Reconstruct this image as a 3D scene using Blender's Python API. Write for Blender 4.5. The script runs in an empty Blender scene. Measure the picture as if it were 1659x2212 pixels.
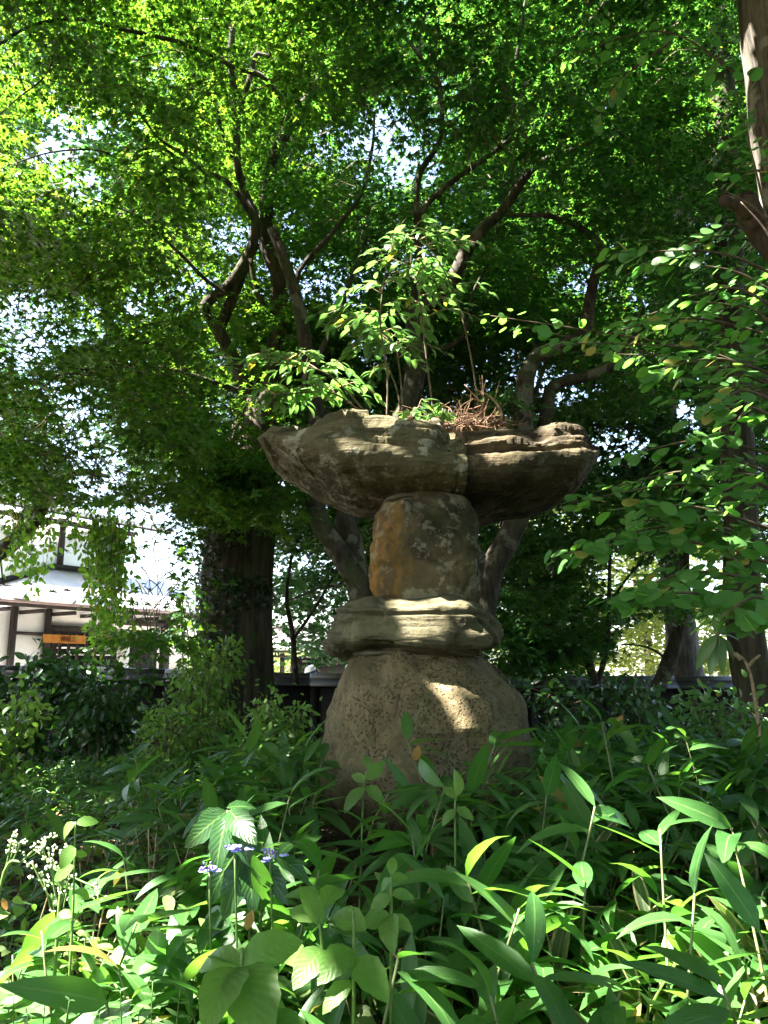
import bpy, math
import numpy as np
from mathutils import Vector, Matrix

R = np.random.default_rng(7)
scene = bpy.context.scene
col = scene.collection

# ------------------------------------------------------------------ camera, sky, sun, exposure
EYE = 1.55
PITCH = math.radians(11.4)
FOC = 1720.0
cam_d = bpy.data.cameras.new('camera')
cam_d.sensor_fit = 'VERTICAL'; cam_d.sensor_height = 36.0; cam_d.lens = 28.0
cam_d.clip_start = 0.05; cam_d.clip_end = 2000
cam = bpy.data.objects.new('camera', cam_d); col.objects.link(cam)
cam.location = (0, 0, EYE); cam.rotation_euler = (math.radians(90) + PITCH, 0, 0)
scene.camera = cam

SUN = np.array([-0.52, -0.14, 0.85]); SUN /= np.linalg.norm(SUN)
world = bpy.data.worlds.new('World'); scene.world = world; world.use_nodes = True
wn = world.node_tree.nodes; wl = world.node_tree.links
bg = wn['Background']; sky = wn.new('ShaderNodeTexSky'); sky.sky_type = 'NISHITA'
sky.sun_disc = False; sky.sun_elevation = math.asin(SUN[2]); sky.sun_rotation = math.atan2(SUN[0], SUN[1])
sky.air_density = 1.0; sky.dust_density = 3.0; sky.ozone_density = 0.4
wl.new(sky.outputs[0], bg.inputs[0]); bg.inputs[1].default_value = 0.07
sl = bpy.data.lights.new('sun', 'SUN'); sl.energy = 5.0; sl.angle = math.radians(0.53); sl.color = (1, 0.95, 0.86)
so = bpy.data.objects.new('sun', sl); col.objects.link(so); so.location = (-6, -2, 14)
so.rotation_euler = Vector(SUN).to_track_quat('Z', 'Y').to_euler()
scene.view_settings.view_transform = 'Standard'; scene.view_settings.look = 'None'
scene.view_settings.exposure = 3.8; scene.view_settings.gamma = 1.0
scene.render.engine = 'CYCLES'
cy = scene.cycles
cy.max_bounces = 10; cy.diffuse_bounces = 6; cy.glossy_bounces = 3; cy.transmission_bounces = 4
cy.use_denoising = True
cy.sample_clamp_indirect = 8.0

# ------------------------------------------------------------------ helpers
def P(u, v, Y):
    """World point seen at photo position (u, v) at world depth Y."""
    x = (u - 829.5) / FOC; up = (1106 - v) / FOC
    dy = math.cos(PITCH) - up * math.sin(PITCH); dz = math.sin(PITCH) + up * math.cos(PITCH)
    t = Y / dy
    return np.array([x * t, Y, EYE + dz * t])

def PV(u, v, Y):
    u, v, Y = np.broadcast_arrays(np.asarray(u, float), np.asarray(v, float), np.asarray(Y, float))
    x = (u - 829.5) / FOC; up = (1106 - v) / FOC
    dy = math.cos(PITCH) - up * math.sin(PITCH); dz = math.sin(PITCH) + up * math.cos(PITCH)
    t = Y / dy
    return np.stack([x * t, Y, EYE + dz * t], -1)

def UV(p):
    """Where a point falls in the photo (used to keep the unseen canopy out of frame)."""
    p = np.asarray(p); z = p[..., 2] - EYE
    f = p[..., 1] * math.cos(PITCH) + z * math.sin(PITCH)
    up = -p[..., 1] * math.sin(PITCH) + z * math.cos(PITCH)
    fs = np.where(np.abs(f) < 1e-4, 1e-4, f)
    return p[..., 0] / fs * FOC + 829.5, 1106 - up / fs * FOC, f

def _h(i, s):
    n = (i[..., 0] * 374761393 + i[..., 1] * 668265263 + i[..., 2] * 2147483647 + s * 974634777) & 0xffffffff
    n = ((n ^ (n >> 13)) * 1274126177) & 0xffffffff
    n = ((n ^ (n >> 16)) * 2246822519) & 0xffffffff
    return ((n ^ (n >> 15)) & 0xffffff) / float(0xffffff)

def vnoise(p, s=0):
    p = np.asarray(p, float); i = np.floor(p).astype(np.int64); f = p - i; f = f * f * (3 - 2 * f)
    o = 0
    for a in (0, 1):
        for b in (0, 1):
            for c in (0, 1):
                w = (f[..., 0] if a else 1 - f[..., 0]) * (f[..., 1] if b else 1 - f[..., 1]) * (f[..., 2] if c else 1 - f[..., 2])
                o = o + w * _h(i + np.array([a, b, c]), s)
    return o * 2 - 1

def fbm(p, o=4, s=0):
    r = 0; a = 0.5; p = np.asarray(p, float)
    for k in range(o):
        r = r + a * vnoise(p, s + k); p = p * 2.03 + 11.3; a *= 0.5
    return r

def worley(p, s=0):
    i = np.floor(p).astype(np.int64); best = np.full(p.shape[:-1], 9.0); rid = np.zeros(p.shape[:-1])
    for a in (-1, 0, 1):
        for b in (-1, 0, 1):
            for c in (-1, 0, 1):
                j = i + np.array([a, b, c])
                q = j + np.stack([_h(j, s + 1), _h(j, s + 2), _h(j, s + 3)], -1)
                d = np.linalg.norm(p - q, axis=-1); m = d < best
                best = np.where(m, d, best); rid = np.where(m, _h(j, s + 4), rid)
    return best, rid

def nrm(a):
    a = np.asarray(a, float)
    return a / np.maximum(np.linalg.norm(a, axis=-1, keepdims=True), 1e-9)

def catmull(pts, n=6):
    pts = np.asarray(pts, float)
    if len(pts) < 3:
        t = np.linspace(0, 1, n + 1)[:, None]
        return pts[0] * (1 - t) + pts[-1] * t
    q = np.vstack([2 * pts[0] - pts[1], pts, 2 * pts[-1] - pts[-2]]); out = []
    for i in range(1, len(q) - 2):
        p0, p1, p2, p3 = q[i - 1:i + 3]
        t = np.linspace(0, 1, n, endpoint=False)[:, None]
        out.append(0.5 * (2 * p1 + (p2 - p0) * t + (2 * p0 - 5 * p1 + 4 * p2 - p3) * t**2 + (-p0 + 3 * p1 - 3 * p2 + p3) * t**3))
    out.append(pts[-1:]); return np.vstack(out)

class MB:
    """Collects triangles, links them as one mesh object."""
    def __init__(s): s.v = []; s.f = []; s.n = 0; s.uv = []; s.has_uv = False
    def add(s, v, f, uv=None):
        v = np.asarray(v, float).reshape(-1, 3); f = np.asarray(f, np.int64).reshape(-1, 3)
        s.v.append(v); s.f.append(f + s.n); s.n += len(v)
        if uv is not None: s.has_uv = True; s.uv.append(np.asarray(uv, float).reshape(-1, 2))
        else: s.uv.append(np.zeros((len(v), 2)))
        return s
    def tube(s, pts, rad, sides=7, rough=0.0, seed=0, cap=True):
        pts = np.asarray(pts, float); n = len(pts); rad = np.broadcast_to(np.asarray(rad, float), (n,))
        d = nrm(np.gradient(pts, axis=0)); ref = np.array([0.31, 0.95, 0.1]) if abs(d[0][2]) > 0.6 else np.array([0., 0, 1])
        a = nrm(np.cross(d, ref)); b = np.cross(d, a)
        th = np.linspace(0, 2 * np.pi, sides, endpoint=False)
        ring = np.cos(th)[None, :, None] * a[:, None] + np.sin(th)[None, :, None] * b[:, None]
        rr = rad[:, None, None] * np.ones((n, sides, 1))
        vv = pts[:, None] + ring * rr
        if rough:
            vv = pts[:, None] + ring * rr * (1 + rough * fbm(vv * (0.9 / max(rad.mean(), 0.02)) * [1, 1, .35], 3, seed)[..., None])
        i = np.arange(n - 1)[:, None] * sides; j = np.arange(sides)[None]; k = (j + 1) % sides
        q = np.stack([i + j, i + k, i + sides + k, i + sides + j], -1).reshape(-1, 4)
        f = np.vstack([q[:, [0, 1, 2]], q[:, [0, 2, 3]]])
        v = vv.reshape(-1, 3)
        if cap:
            e = len(v); v = np.vstack([v, pts[-1:], pts[:1]]); jj = np.arange(sides)
            f = np.vstack([f, np.stack([(n - 1) * sides + jj, (n - 1) * sides + (jj + 1) % sides, np.full(sides, e)], -1),
                           np.stack([(jj + 1) % sides, jj, np.full(sides, e + 1)], -1)])
        return s.add(v, f)
    def box(s, a, b):
        (x0, y0, z0), (x1, y1, z1) = a, b
        return s.hexa([(x0, y0, z0), (x1, y0, z0), (x1, y1, z0), (x0, y1, z0)], [(x0, y0, z1), (x1, y0, z1), (x1, y1, z1), (x0, y1, z1)])
    def hexa(s, lo, hi):
        v = np.vstack([lo, hi])
        q = [(3, 2, 1, 0), (4, 5, 6, 7), (0, 1, 5, 4), (1, 2, 6, 5), (2, 3, 7, 6), (3, 0, 4, 7)]
        f = [t for a, b, c, d in q for t in ((a, b, c), (a, c, d))]
        return s.add(v, f)
    def grid(s, vv, wrap=True, uv=None):
        n, m = vv.shape[:2]
        i = np.arange(n - 1)[:, None] * m
        j = np.arange(m if wrap else m - 1)[None]; k = (j + 1) % m
        q = np.stack([i + j, i + k, i + m + k, i + m + j], -1).reshape(-1, 4)
        return s.add(vv.reshape(-1, 3), np.vstack([q[:, [0, 1, 2]], q[:, [0, 2, 3]]]), uv)
    def mesh(s, name, mat, smooth=True, base=None):
        v = np.vstack(s.v); f = np.vstack(s.f)
        if base is not None: v = v - np.asarray(base)
        me = bpy.data.meshes.new(name)
        me.vertices.add(len(v)); me.vertices.foreach_set('co', v.astype(np.float32).ravel())
        me.loops.add(len(f) * 3); me.loops.foreach_set('vertex_index', f.astype(np.int32).ravel())
        me.polygons.add(len(f)); me.polygons.foreach_set('loop_start', np.arange(0, len(f) * 3, 3, dtype=np.int32))
        if s.has_uv:
            l = me.uv_layers.new(name='UVMap'); l.data.foreach_set('uv', np.vstack(s.uv)[f.ravel()].astype(np.float32).ravel())
        me.update(calc_edges=True)
        if smooth: me.polygons.foreach_set('use_smooth', np.ones(len(f), bool))
        me.materials.append(mat)
        return me
    def build(s, name, mat, parent=None, smooth=True):
        base = parent.location if parent is not None else None
        o = bpy.data.objects.new(name, s.mesh(name, mat, smooth, base)); col.objects.link(o)
        if parent is not None: o.parent = parent
        return o

def link(name, me, parent=None, mat4=None):
    o = bpy.data.objects.new(name, me); col.objects.link(o)
    if parent is not None: o.parent = parent
    if mat4 is not None: o.matrix_basis = mat4
    return o

def tag(o, label=None, cat=None, group=None, kind=None):
    if label: o['label'] = label
    if cat: o['category'] = cat
    if group: o['group'] = group
    if kind: o['kind'] = kind
    return o

def thing(name, loc, label, cat, group=None):
    o = bpy.data.objects.new(name, None); col.objects.link(o); o.location = loc; o.empty_display_size = 0.1
    return tag(o, label, cat, group)

# ------------------------------------------------------------------ materials
def new_mat(name):
    m = bpy.data.materials.new(name); m.use_nodes = True; nt = m.node_tree; nt.nodes.clear()
    return m, nt, nt.nodes.new, nt.links.new

def mixc(nt, fac, a, b, mode='MIX'):
    n = nt.nodes.new('ShaderNodeMix'); n.data_type = 'RGBA'; n.blend_type = mode
    for k, x in ((0, fac), (6, a), (7, b)):
        if isinstance(x, bpy.types.NodeSocket): nt.links.new(x, n.inputs[k])
        else: n.inputs[k].default_value = x if k == 0 else (*x, 1)
    return n.outputs[2]

def ramp(nt, x, lo, hi):
    n = nt.nodes.new('ShaderNodeMapRange'); n.inputs[1].default_value = lo; n.inputs[2].default_value = hi
    n.interpolation_type = 'SMOOTHSTEP'; nt.links.new(x, n.inputs[0]); return n.outputs[0]

def noise(nt, scale, detail=4, rough=0.55, stretch=(1, 1, 1)):
    t = nt.nodes.new('ShaderNodeTexCoord'); mp = nt.nodes.new('ShaderNodeMapping'); mp.inputs[3].default_value = stretch
    nt.links.new(t.outputs['Object'], mp.inputs[0])
    n = nt.nodes.new('ShaderNodeTexNoise'); n.inputs['Scale'].default_value = scale
    n.inputs['Detail'].default_value = detail; n.inputs['Roughness'].default_value = rough
    nt.links.new(mp.outputs[0], n.inputs[0]); return n.outputs[0]

def math_n(nt, op, a, b=0.0):
    n = nt.nodes.new('ShaderNodeMath'); n.operation = op
    for k, x in ((0, a), (1, b)):
        if isinstance(x, bpy.types.NodeSocket): nt.links.new(x, n.inputs[k])
        else: n.inputs[k].default_value = x
    return n.outputs[0]

def bump(nt, h, strength, dist):
    b = nt.nodes.new('ShaderNodeBump'); b.inputs['Strength'].default_value = strength; b.inputs['Distance'].default_value = dist
    nt.links.new(h, b.inputs['Height']); return b.outputs[0]

def out(nt, sh):
    o = nt.nodes.new('ShaderNodeOutputMaterial'); nt.links.new(sh, o.inputs[0])

def princ(nt, color, rough=0.8, spec=0.3, normal=None, metal=0.0):
    p = nt.nodes.new('ShaderNodeBsdfPrincipled')
    if isinstance(color, bpy.types.NodeSocket): nt.links.new(color, p.inputs['Base Color'])
    else: p.inputs['Base Color'].default_value = (*color, 1)
    if isinstance(rough, bpy.types.NodeSocket): nt.links.new(rough, p.inputs['Roughness'])
    else: p.inputs['Roughness'].default_value = rough
    p.inputs['Specular IOR Level'].default_value = spec; p.inputs['Metallic'].default_value = metal
    if normal is not None: nt.links.new(normal, p.inputs['Normal'])
    return p.outputs[0]

def simple(name, color, rough=0.8, spec=0.3, var=0.25, scale=6, bumpd=0.004, metal=0.0, stretch=(1, 1, 1)):
    m, nt, _, _ = new_mat(name)
    n = noise(nt, scale, 5, 0.6, stretch)
    c = mixc(nt, ramp(nt, n, 0.3, 0.7), tuple(x * (1 - var) for x in color), tuple(min(1, x * (1 + var)) for x in color))
    out(nt, princ(nt, c, rough, spec, bump(nt, n, 0.5, bumpd), metal)); return m

def leaf_mat(name, c1, c2, t1, t2, per='island', rough=0.42, spec=0.4, trans=0.45, odd=None, oddp=0.0, vein=None, patch=True):
    """Leaf: glossy reflecting side mixed with light coming through."""
    m, nt, N, L = new_mat(name)
    if per == 'island':
        r = N('ShaderNodeNewGeometry').outputs['Random Per Island']
    else:
        r = N('ShaderNodeObjectInfo').outputs['Random']
    r2 = math_n(nt, 'FRACT', math_n(nt, 'MULTIPLY', r, 7.31))
    cr = mixc(nt, r, c1, c2); ct = mixc(nt, r, t1, t2)
    if odd is not None:
        k = math_n(nt, 'LESS_THAN', r2, oddp); cr = mixc(nt, k, cr, odd[0]); ct = mixc(nt, k, ct, odd[1])
    nrmal = None
    if vein:
        uv = N('ShaderNodeUVMap'); uv.uv_map = 'UVMap'; sp = N('ShaderNodeSeparateXYZ'); L(uv.outputs[0], sp.inputs[0])
        ax = math_n(nt, 'ABSOLUTE', sp.outputs[0])
        rib = ramp(nt, ax, 0.10, 0.03)
        cr = mixc(nt, math_n(nt, 'MULTIPLY', rib, 0.7), cr, vein['rib']); ct = mixc(nt, math_n(nt, 'MULTIPLY', rib, 0.5), ct, vein['rib'])
        if vein['kind'] == 'long':
            w = math_n(nt, 'SINE', math_n(nt, 'MULTIPLY', sp.outputs[0], 40.0))
        else:
            w = math_n(nt, 'SINE', math_n(nt, 'MULTIPLY', math_n(nt, 'SUBTRACT', sp.outputs[1], math_n(nt, 'MULTIPLY', ax, 0.28)), 55.0))
        nrmal = bump(nt, w, 0.3, 0.0007)
        lv = math_n(nt, 'MULTIPLY', ramp(nt, w, 0.75, 1.0), 0.22)
        cr = mixc(nt, lv, cr, vein['rib']); ct = mixc(nt, lv, ct, tuple(x * .6 for x in vein['rib']))
        sp_ = math_n(nt, 'MULTIPLY', ramp(nt, noise(nt, 34, 3, .6), 0.69, 0.73), 0.8)
        cr = mixc(nt, sp_, cr, (0.16, 0.10, 0.04)); ct = mixc(nt, sp_, ct, (0.2, 0.12, 0.03))
        if vein.get('margin'):
            nn = noise(nt, 30, 3)
            e = ramp(nt, math_n(nt, 'ADD', ax, math_n(nt, 'MULTIPLY', nn, 0.35)), 0.86, 0.93)
            cr = mixc(nt, e, cr, vein['margin']); ct = mixc(nt, e, ct, vein['margin'])
    if patch:
        pn = ramp(nt, noise(nt, 9, 3), 0.35, 0.7)
        cr = mixc(nt, math_n(nt, 'MULTIPLY', pn, 0.35), cr, tuple(x * 1.5 for x in c2))
    p = princ(nt, cr, rough, spec, nrmal)
    tb = N('ShaderNodeBsdfTranslucent'); L(ct, tb.inputs[0])
    mx = N('ShaderNodeMixShader'); mx.inputs[0].default_value = trans; L(p, mx.inputs[1]); L(tb.outputs[0], mx.inputs[2])
    out(nt, mx.outputs[0]); return m

def bark_mat(name, dark, light, scale=9, stretch=(1, 1, 0.18), dist=0.02, moss=0.0, lichen=0.0):
    m, nt, N, L = new_mat(name)
    n = noise(nt, scale, 6, 0.65, stretch); n2 = noise(nt, 2.3, 4)
    c = mixc(nt, ramp(nt, n, 0.36, 0.64), dark, light)
    if moss: c = mixc(nt, math_n(nt, 'MULTIPLY', ramp(nt, n2, 0.5, 0.62), moss), c, (0.05, 0.075, 0.02))
    if lichen: c = mixc(nt, math_n(nt, 'MULTIPLY', ramp(nt, noise(nt, 5, 5), 0.55, 0.62), lichen), c, (0.34, 0.33, 0.26))
    out(nt, princ(nt, c, 0.9, 0.2, bump(nt, n, 0.9, dist))); return m

# leaves
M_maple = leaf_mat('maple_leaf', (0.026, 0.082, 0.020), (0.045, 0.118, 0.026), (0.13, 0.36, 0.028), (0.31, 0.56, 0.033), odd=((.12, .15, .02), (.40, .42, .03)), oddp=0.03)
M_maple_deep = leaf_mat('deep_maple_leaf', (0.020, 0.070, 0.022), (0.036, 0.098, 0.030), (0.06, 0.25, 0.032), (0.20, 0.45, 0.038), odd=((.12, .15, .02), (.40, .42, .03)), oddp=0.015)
M_maple_far = leaf_mat('far_leaf', (0.018, 0.058, 0.026), (0.036, 0.09, 0.032), (0.04, 0.17, 0.04), (0.13, 0.32, 0.05), trans=0.42)  # darker and cooler: shade on the far trees put into the leaf colour
M_sunny = leaf_mat('bright_leaf', (0.10, 0.15, 0.03), (0.16, 0.2, 0.05), (0.25, 0.36, 0.04), (0.36, 0.42, 0.08), trans=0.45)
M_over = leaf_mat('overhead_leaf', (0.03, 0.07, 0.015), (0.05, 0.1, 0.02), (0.08, 0.2, 0.02), (0.14, 0.28, 0.02), trans=0.4)
KAT = dict(c1=(0.045, 0.13, 0.035), c2=(0.08, 0.175, 0.045), t1=(0.11, 0.38, 0.045), t2=(0.24, 0.52, 0.06), rough=0.5, trans=0.5, odd=((.26, .22, .05), (.45, .38, .06)), oddp=0.03)
M_kat_o = leaf_mat('katsura_leaf', per='object', **KAT); M_kat_i = leaf_mat('katsura_foliage', **KAT)
SASA = dict(c1=(0.026, 0.088, 0.022), c2=(0.048, 0.13, 0.03), t1=(0.08, 0.30, 0.025), t2=(0.19, 0.42, 0.035), rough=0.36, spec=0.45, trans=0.4, odd=((.20, .16, .05), (.35, .3, .05)), oddp=.014)
VL = dict(kind='long', rib=(0.16, 0.26, 0.08)); VP = dict(kind='pinnate', rib=(0.14, 0.24, 0.06))
VM = dict(kind='long', rib=(0.2, 0.24, 0.1), margin=(0.42, 0.34, 0.17))
M_sasa_o = leaf_mat('bamboo_leaf', per='object', vein=VL, **{**SASA, 'oddp': 0.0})
M_sasa_i = leaf_mat('bamboo_foliage', vein=VL, **SASA)
OLD = dict(c1=(0.03, 0.07, 0.018), c2=(0.06, 0.09, 0.025), t1=(0.08, 0.18, 0.02), t2=(0.16, 0.24, 0.04), rough=0.45, trans=0.35)
M_old_i = leaf_mat('old_bamboo_foliage', vein=VM, **OLD)
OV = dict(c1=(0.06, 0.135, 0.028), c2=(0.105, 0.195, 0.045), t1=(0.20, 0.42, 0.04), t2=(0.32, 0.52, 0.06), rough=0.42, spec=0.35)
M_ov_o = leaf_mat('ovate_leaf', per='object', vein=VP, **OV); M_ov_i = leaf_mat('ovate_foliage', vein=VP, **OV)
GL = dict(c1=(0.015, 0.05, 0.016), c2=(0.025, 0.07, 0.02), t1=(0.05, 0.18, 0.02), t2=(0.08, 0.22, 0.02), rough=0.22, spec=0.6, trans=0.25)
M_front = leaf_mat('sun_painted_leaf', vein=VP, **{**OV, 'c1': (0.12, 0.20, 0.06), 'c2': (0.20, 0.28, 0.10)})  # lightened copy of the ovate leaf, sun patch brightness put into its colour
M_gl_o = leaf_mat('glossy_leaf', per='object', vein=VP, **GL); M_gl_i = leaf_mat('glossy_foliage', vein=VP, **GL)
SP = dict(c1=(0.05, 0.12, 0.035), c2=(0.09, 0.165, 0.055), t1=(0.11, 0.30, 0.05), t2=(0.20, 0.40, 0.07), rough=0.36, spec=0.7, odd=((.35, .28, .03), (.5, .4, .03)), oddp=0.02)
M_sp_o = leaf_mat('sapling_leaf', per='object', **SP); M_sp_i = leaf_mat('sapling_foliage', **SP)
M_ivy = leaf_mat('ivy_leaf', (0.008, 0.024, 0.009), (0.018, 0.04, 0.013), (0.04, 0.12, 0.02), (0.07, 0.17, 0.02), rough=0.35, trans=0.25)
M_litter = leaf_mat('dry_leaf', (0.16, 0.10, 0.045), (0.36, 0.27, 0.14), (0.2, 0.12, 0.04), (0.3, 0.22, 0.1), rough=0.8, spec=0.1, trans=0.2)
M_orange = leaf_mat('withered_leaf', (0.25, 0.15, 0.06), (0.34, 0.2, 0.07), (0.4, 0.2, 0.05), (0.4, 0.25, 0.06), per='object', rough=0.7, trans=0.4)
M_culm = simple('bamboo_culm', (0.12, 0.135, 0.055), 0.5, 0.4, 0.35, 20)
M_drycane = simple('dry_cane', (0.36, 0.28, 0.16), 0.7, 0.3, 0.3, 20)
M_stem = simple('green_stem', (0.10, 0.17, 0.04), 0.5, 0.4, 0.3, 25)
M_twig = simple('twig_bark', (0.10, 0.075, 0.05), 0.85, 0.2, 0.4, 25)
M_paletwig = simple('pale_twig', (0.26, 0.19, 0.12), 0.8, 0.2, 0.4, 25)
M_root = simple('dry_root', (0.15, 0.095, 0.06), 0.9, 0.1, 0.5, 30)
M_petal = leaf_mat('blue_petal', (0.25, 0.3, 0.75), (0.42, 0.42, 0.85), (0.25, 0.3, 0.8), (0.4, 0.4, 0.85), per='island', rough=0.7, spec=0.1, trans=0.3, patch=False)
M_bud = simple('white_bud', (0.62, 0.66, 0.45), 0.6, 0.3, 0.2, 40)
M_barkA = bark_mat('maple_bark', (0.024, 0.019, 0.015), (0.066, 0.055, 0.042), 16, (1, 1, 0.35), 0.03, moss=0.4, lichen=0.25)
M_barkB = bark_mat('fissured_bark', (0.022, 0.018, 0.014), (0.085, 0.066, 0.05), 11, (1, 1, 0.1), 0.03, moss=0.4)
M_barkC = bark_mat('peeling_bark', (0.033, 0.028, 0.021), (0.17, 0.148, 0.112), 17, (1, 1, 0.10), 0.05, lichen=0.5)
M_barkD = bark_mat('grey_bark', (0.05, 0.046, 0.04), (0.16, 0.145, 0.125), 12, (1, 1, 0.25), 0.02)

# ------------------------------------------------------------------ terrain
def ground_z(x, y):
    x = np.asarray(x, float); y = np.asarray(y, float)
    s = lambda a, b, t: (lambda q: q * q * (3 - 2 * q))(np.clip((t - a) / (b - a), 0, 1))
    z = 0.10 + 0.53 * s(0.8, 4.2, y) - 0.22 * s(5.5, 9.5, y) - 0.62 * s(11.2, 12.4, y)
    z = z - 0.25 * s(1.0, 5.0, -x) * s(2.0, 5.0, y) * (1 - s(10.5, 12, y)) + 0.05 * s(1, 4, x) * (1 - s(10.5, 12, y))
    return z + 0.05 * fbm(np.stack([x * .7, y * .7, x * 0], -1), 3, 5) * (1 - s(10.5, 12, y))

M_soil = None
def make_ground():
    m, nt, N, L = new_mat('soil_litter')
    n = noise(nt, 14, 6, 0.7); n2 = noise(nt, 55, 4, 0.6)
    c = mixc(nt, ramp(nt, n, 0.35, 0.65), (0.035, 0.026, 0.017), (0.085, 0.062, 0.038))
    c = mixc(nt, math_n(nt, 'MULTIPLY', ramp(nt, n2, 0.58, 0.66), 0.6), c, (0.2, 0.14, 0.08))
    out(nt, princ(nt, c, 0.95, 0.1, bump(nt, n2, 0.8, 0.02)))
    xs = np.concatenate([[-900, -200, -60, -25], np.linspace(-12, 12, 100), [25, 60, 200, 900]])
    ys = np.concatenate([[-300, -60, -15], np.linspace(-4, 14, 90), [20, 40, 90, 300, 1500]])
    X, Y = np.meshgrid(xs, ys); Z = ground_z(X, Y)
    mb = MB(); mb.grid(np.stack([X, Y, Z], -1), wrap=False)
    tag(mb.build('ground', m), kind='structure')
    m2 = simple('road_gravel', (0.33, 0.30, 0.26), 0.95, 0.1, 0.2, 3, 0.01)
    xs = np.linspace(-60, 60, 31); ys = np.linspace(12.6, 34, 12)
    X, Y = np.meshgrid(xs, ys); Z = ground_z(X, Y) + 0.012
    mb = MB(); mb.grid(np.stack([X, Y, Z], -1), wrap=False); tag(mb.build('road', m2), kind='structure')
make_ground()

# ------------------------------------------------------------------ sunlit spots: openings in the canopy towards the sun
SPOTS = [(1045, 955, 4.1, .17), (1030, 1008, 4.1, .12), (820, 915, 4.3, .10), (930, 915, 4.3, .10), (700, 920, 4.5, .07), (1010, 915, 4.6, .12),
         (985, 1345, 4.15, .12), (1030, 1365, 4.15, .09), (1000, 1440, 4.15, .15), (955, 1490, 4.05, .11), (1025, 1535, 4.0, .12), (1055, 1440, 4.25, .06),
         (900, 560, 4.75, .26), (850, 560, 4.75, .2), (830, 680, 4.75, .22), (760, 560, 4.75, .16), (690, 780, 4.6, .26), (620, 830, 4.6, .15), (850, 740, 4.7, .16), (790, 560, 4.7, .2), (905, 890, 4.5, .1),
         (330, 1930, 2.4, .34), (430, 1935, 2.5, .3), (250, 1990, 2.2, .34), (100, 1850, 2.6, .24), (60, 2070, 2.0, .42), (180, 2060, 2.1, .32), (60, 1960, 2.3, .32), (380, 2010, 2.2, .28), (480, 2120, 1.6, .2),
         (30, 2150, 1.8, .2), (150, 1790, 2.4, .08), (130, 2180, 1.7, .15), (250, 2130, 1.8, .12), (480, 1890, 2.6, .10), (20, 1880, 2.8, .15), (560, 1740, 2.9, .09), (410, 1760, 3.0, .07),
         (600, 1680, 3.1, .07), (680, 1890, 2.4, .08), (500, 1240 + 600, 2.7, .05),
         (1320, 1720, 2.6, .08), (1300, 1790, 2.6, .06), (1290, 1870, 2.3, .06), (1250, 1920, 2.2, .06), (1130, 1990, 2.1, .05), (1170, 1930, 2.3, .07), (1560, 1760, 2.4, .09), (1600, 1830, 2.4, .06),
         (1460, 1745, 2.6, .06), (1490, 2000, 2.0, .06), (1210, 2030, 2.0, .05), (1350, 2110, 1.9, .04), (1560, 2060, 1.9, .07), (850, 2190, 1.7, .08), (780, 1700, 3.2, .05), (1010, 1960, 2.2, .05), (1400, 1830, 2.4, .06), (1340, 2000, 2.1, .05),
         (1590, 1500, 5.2, .25), (1630, 1440, 4.4, .15), (1600, 1370, 4.2, .14), (1570, 1560, 4.6, .2), (1640, 1560, 4.5, .2), (1400, 1560, 4.8, .1),
         (25, 1570, 6.2, .22), (20, 1650, 5.5, .2), (30, 1500, 7.0, .15), (460, 1430, 7.6, .25), (250, 1500, 7.6, .2), (120, 1690, 4.6, .12),
         (590, 880, 8.3, .18), (495, 950, 8.4, .14), (580, 700, 8.3, .15), (1590, 330, 6.9, .25), (1580, 250, 6.9, .16), (1610, 700, 4.0, .2), (1600, 290, 4.4, .25), (1620, 400, 4.4, .18),
         (1300, 560, 7.0, .1), (1170, 860, 7.4, .07), (1010, 1150, 7.0, .1), (1120, 1120, 7.1, .1), (350, 330, 8.3, 1.1), (300, 380, 9.5, .7), (60, 420, 7, .4), (560, 60, 8, .5), (330, 60, 7, .5), (150, 450, 8, .35), (1000, 120, 8, .3), (780, 130, 8, .3), (1400, 330, 8, .3), (1220, 420, 8, .25), (500, 830, 9, .2), (300, 560, 8, .3), (200, 640, 8.5, .25), (250, 130, 7.6, 1.1), (60, 200, 7.5, .9), (440, 180, 8, .6), (430, 300, 8.6, .4), (100, 180, 7.5, .4), (640, 260, 8.4, .3), (420, 380, 8.3, .3), (520, 330, 8.6, .3), (700, 60, 8.0, .4),
         (960, 690, 8.6, .45), (960, 750, 8.6, .35), (860, 60, 8.0, .3), (1180, 480, 8.5, .3), (1090, 260, 8.2, .25), (1260, 120, 5.2, .12), (1270, 240, 5.2, .13), (1180, 600, 4.2, .1), (1090, 680, 4.0, .15), (1530, 690, 3.6, .15), (1450, 720, 3.7, .12), (1620, 560, 3.6, .1), (1560, 480, 3.6, .1), (1640, 840, 3.0, .07), (1480, 880, 3.4, .05), (1600, 1000, 3.2, .06), (1540, 1090, 3.2, .08), (1640, 1180, 3.2, .12), (1400, 560, 3.6, .1), (1250, 690, 4, .15),
         (600, 1600, 5, .1), (380, 1600, 5.5, .1), (280, 1670, 4.6, .08), (520, 1650, 4.2, .08), (1200, 1560, 4.4, .08), (1330, 1600, 3.8, .06), (1480, 1640, 3.4, .08), (1100, 1760, 2.7, .05), (900, 1900, 2.3, .05), (460, 2100, 1.6, .1), (1420, 1950, 2.1, .05), (1620, 1960, 2.1, .06), (1000, 2100, 1.8, .05), (1610, 60, 4.15, .04), (1640, 210, 4.1, .04), (1000, 960, 4.1, .06), (760, 905, 4.3, .08), (640, 925, 4.4, .07), (1060, 1000, 4.2, .06), (1540, 1830, 2.3, .07), (1620, 1740, 2.5, .08), (1180, 1860, 2.4, .05), (1430, 2030, 1.9, .06), (1640, 2100, 1.8, .06), (950, 2010, 2.0, .05)]
SPQ = np.array([P(u, v, Y) for u, v, Y, r in SPOTS]); SPR = np.array([s[3] for s in SPOTS])

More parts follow.
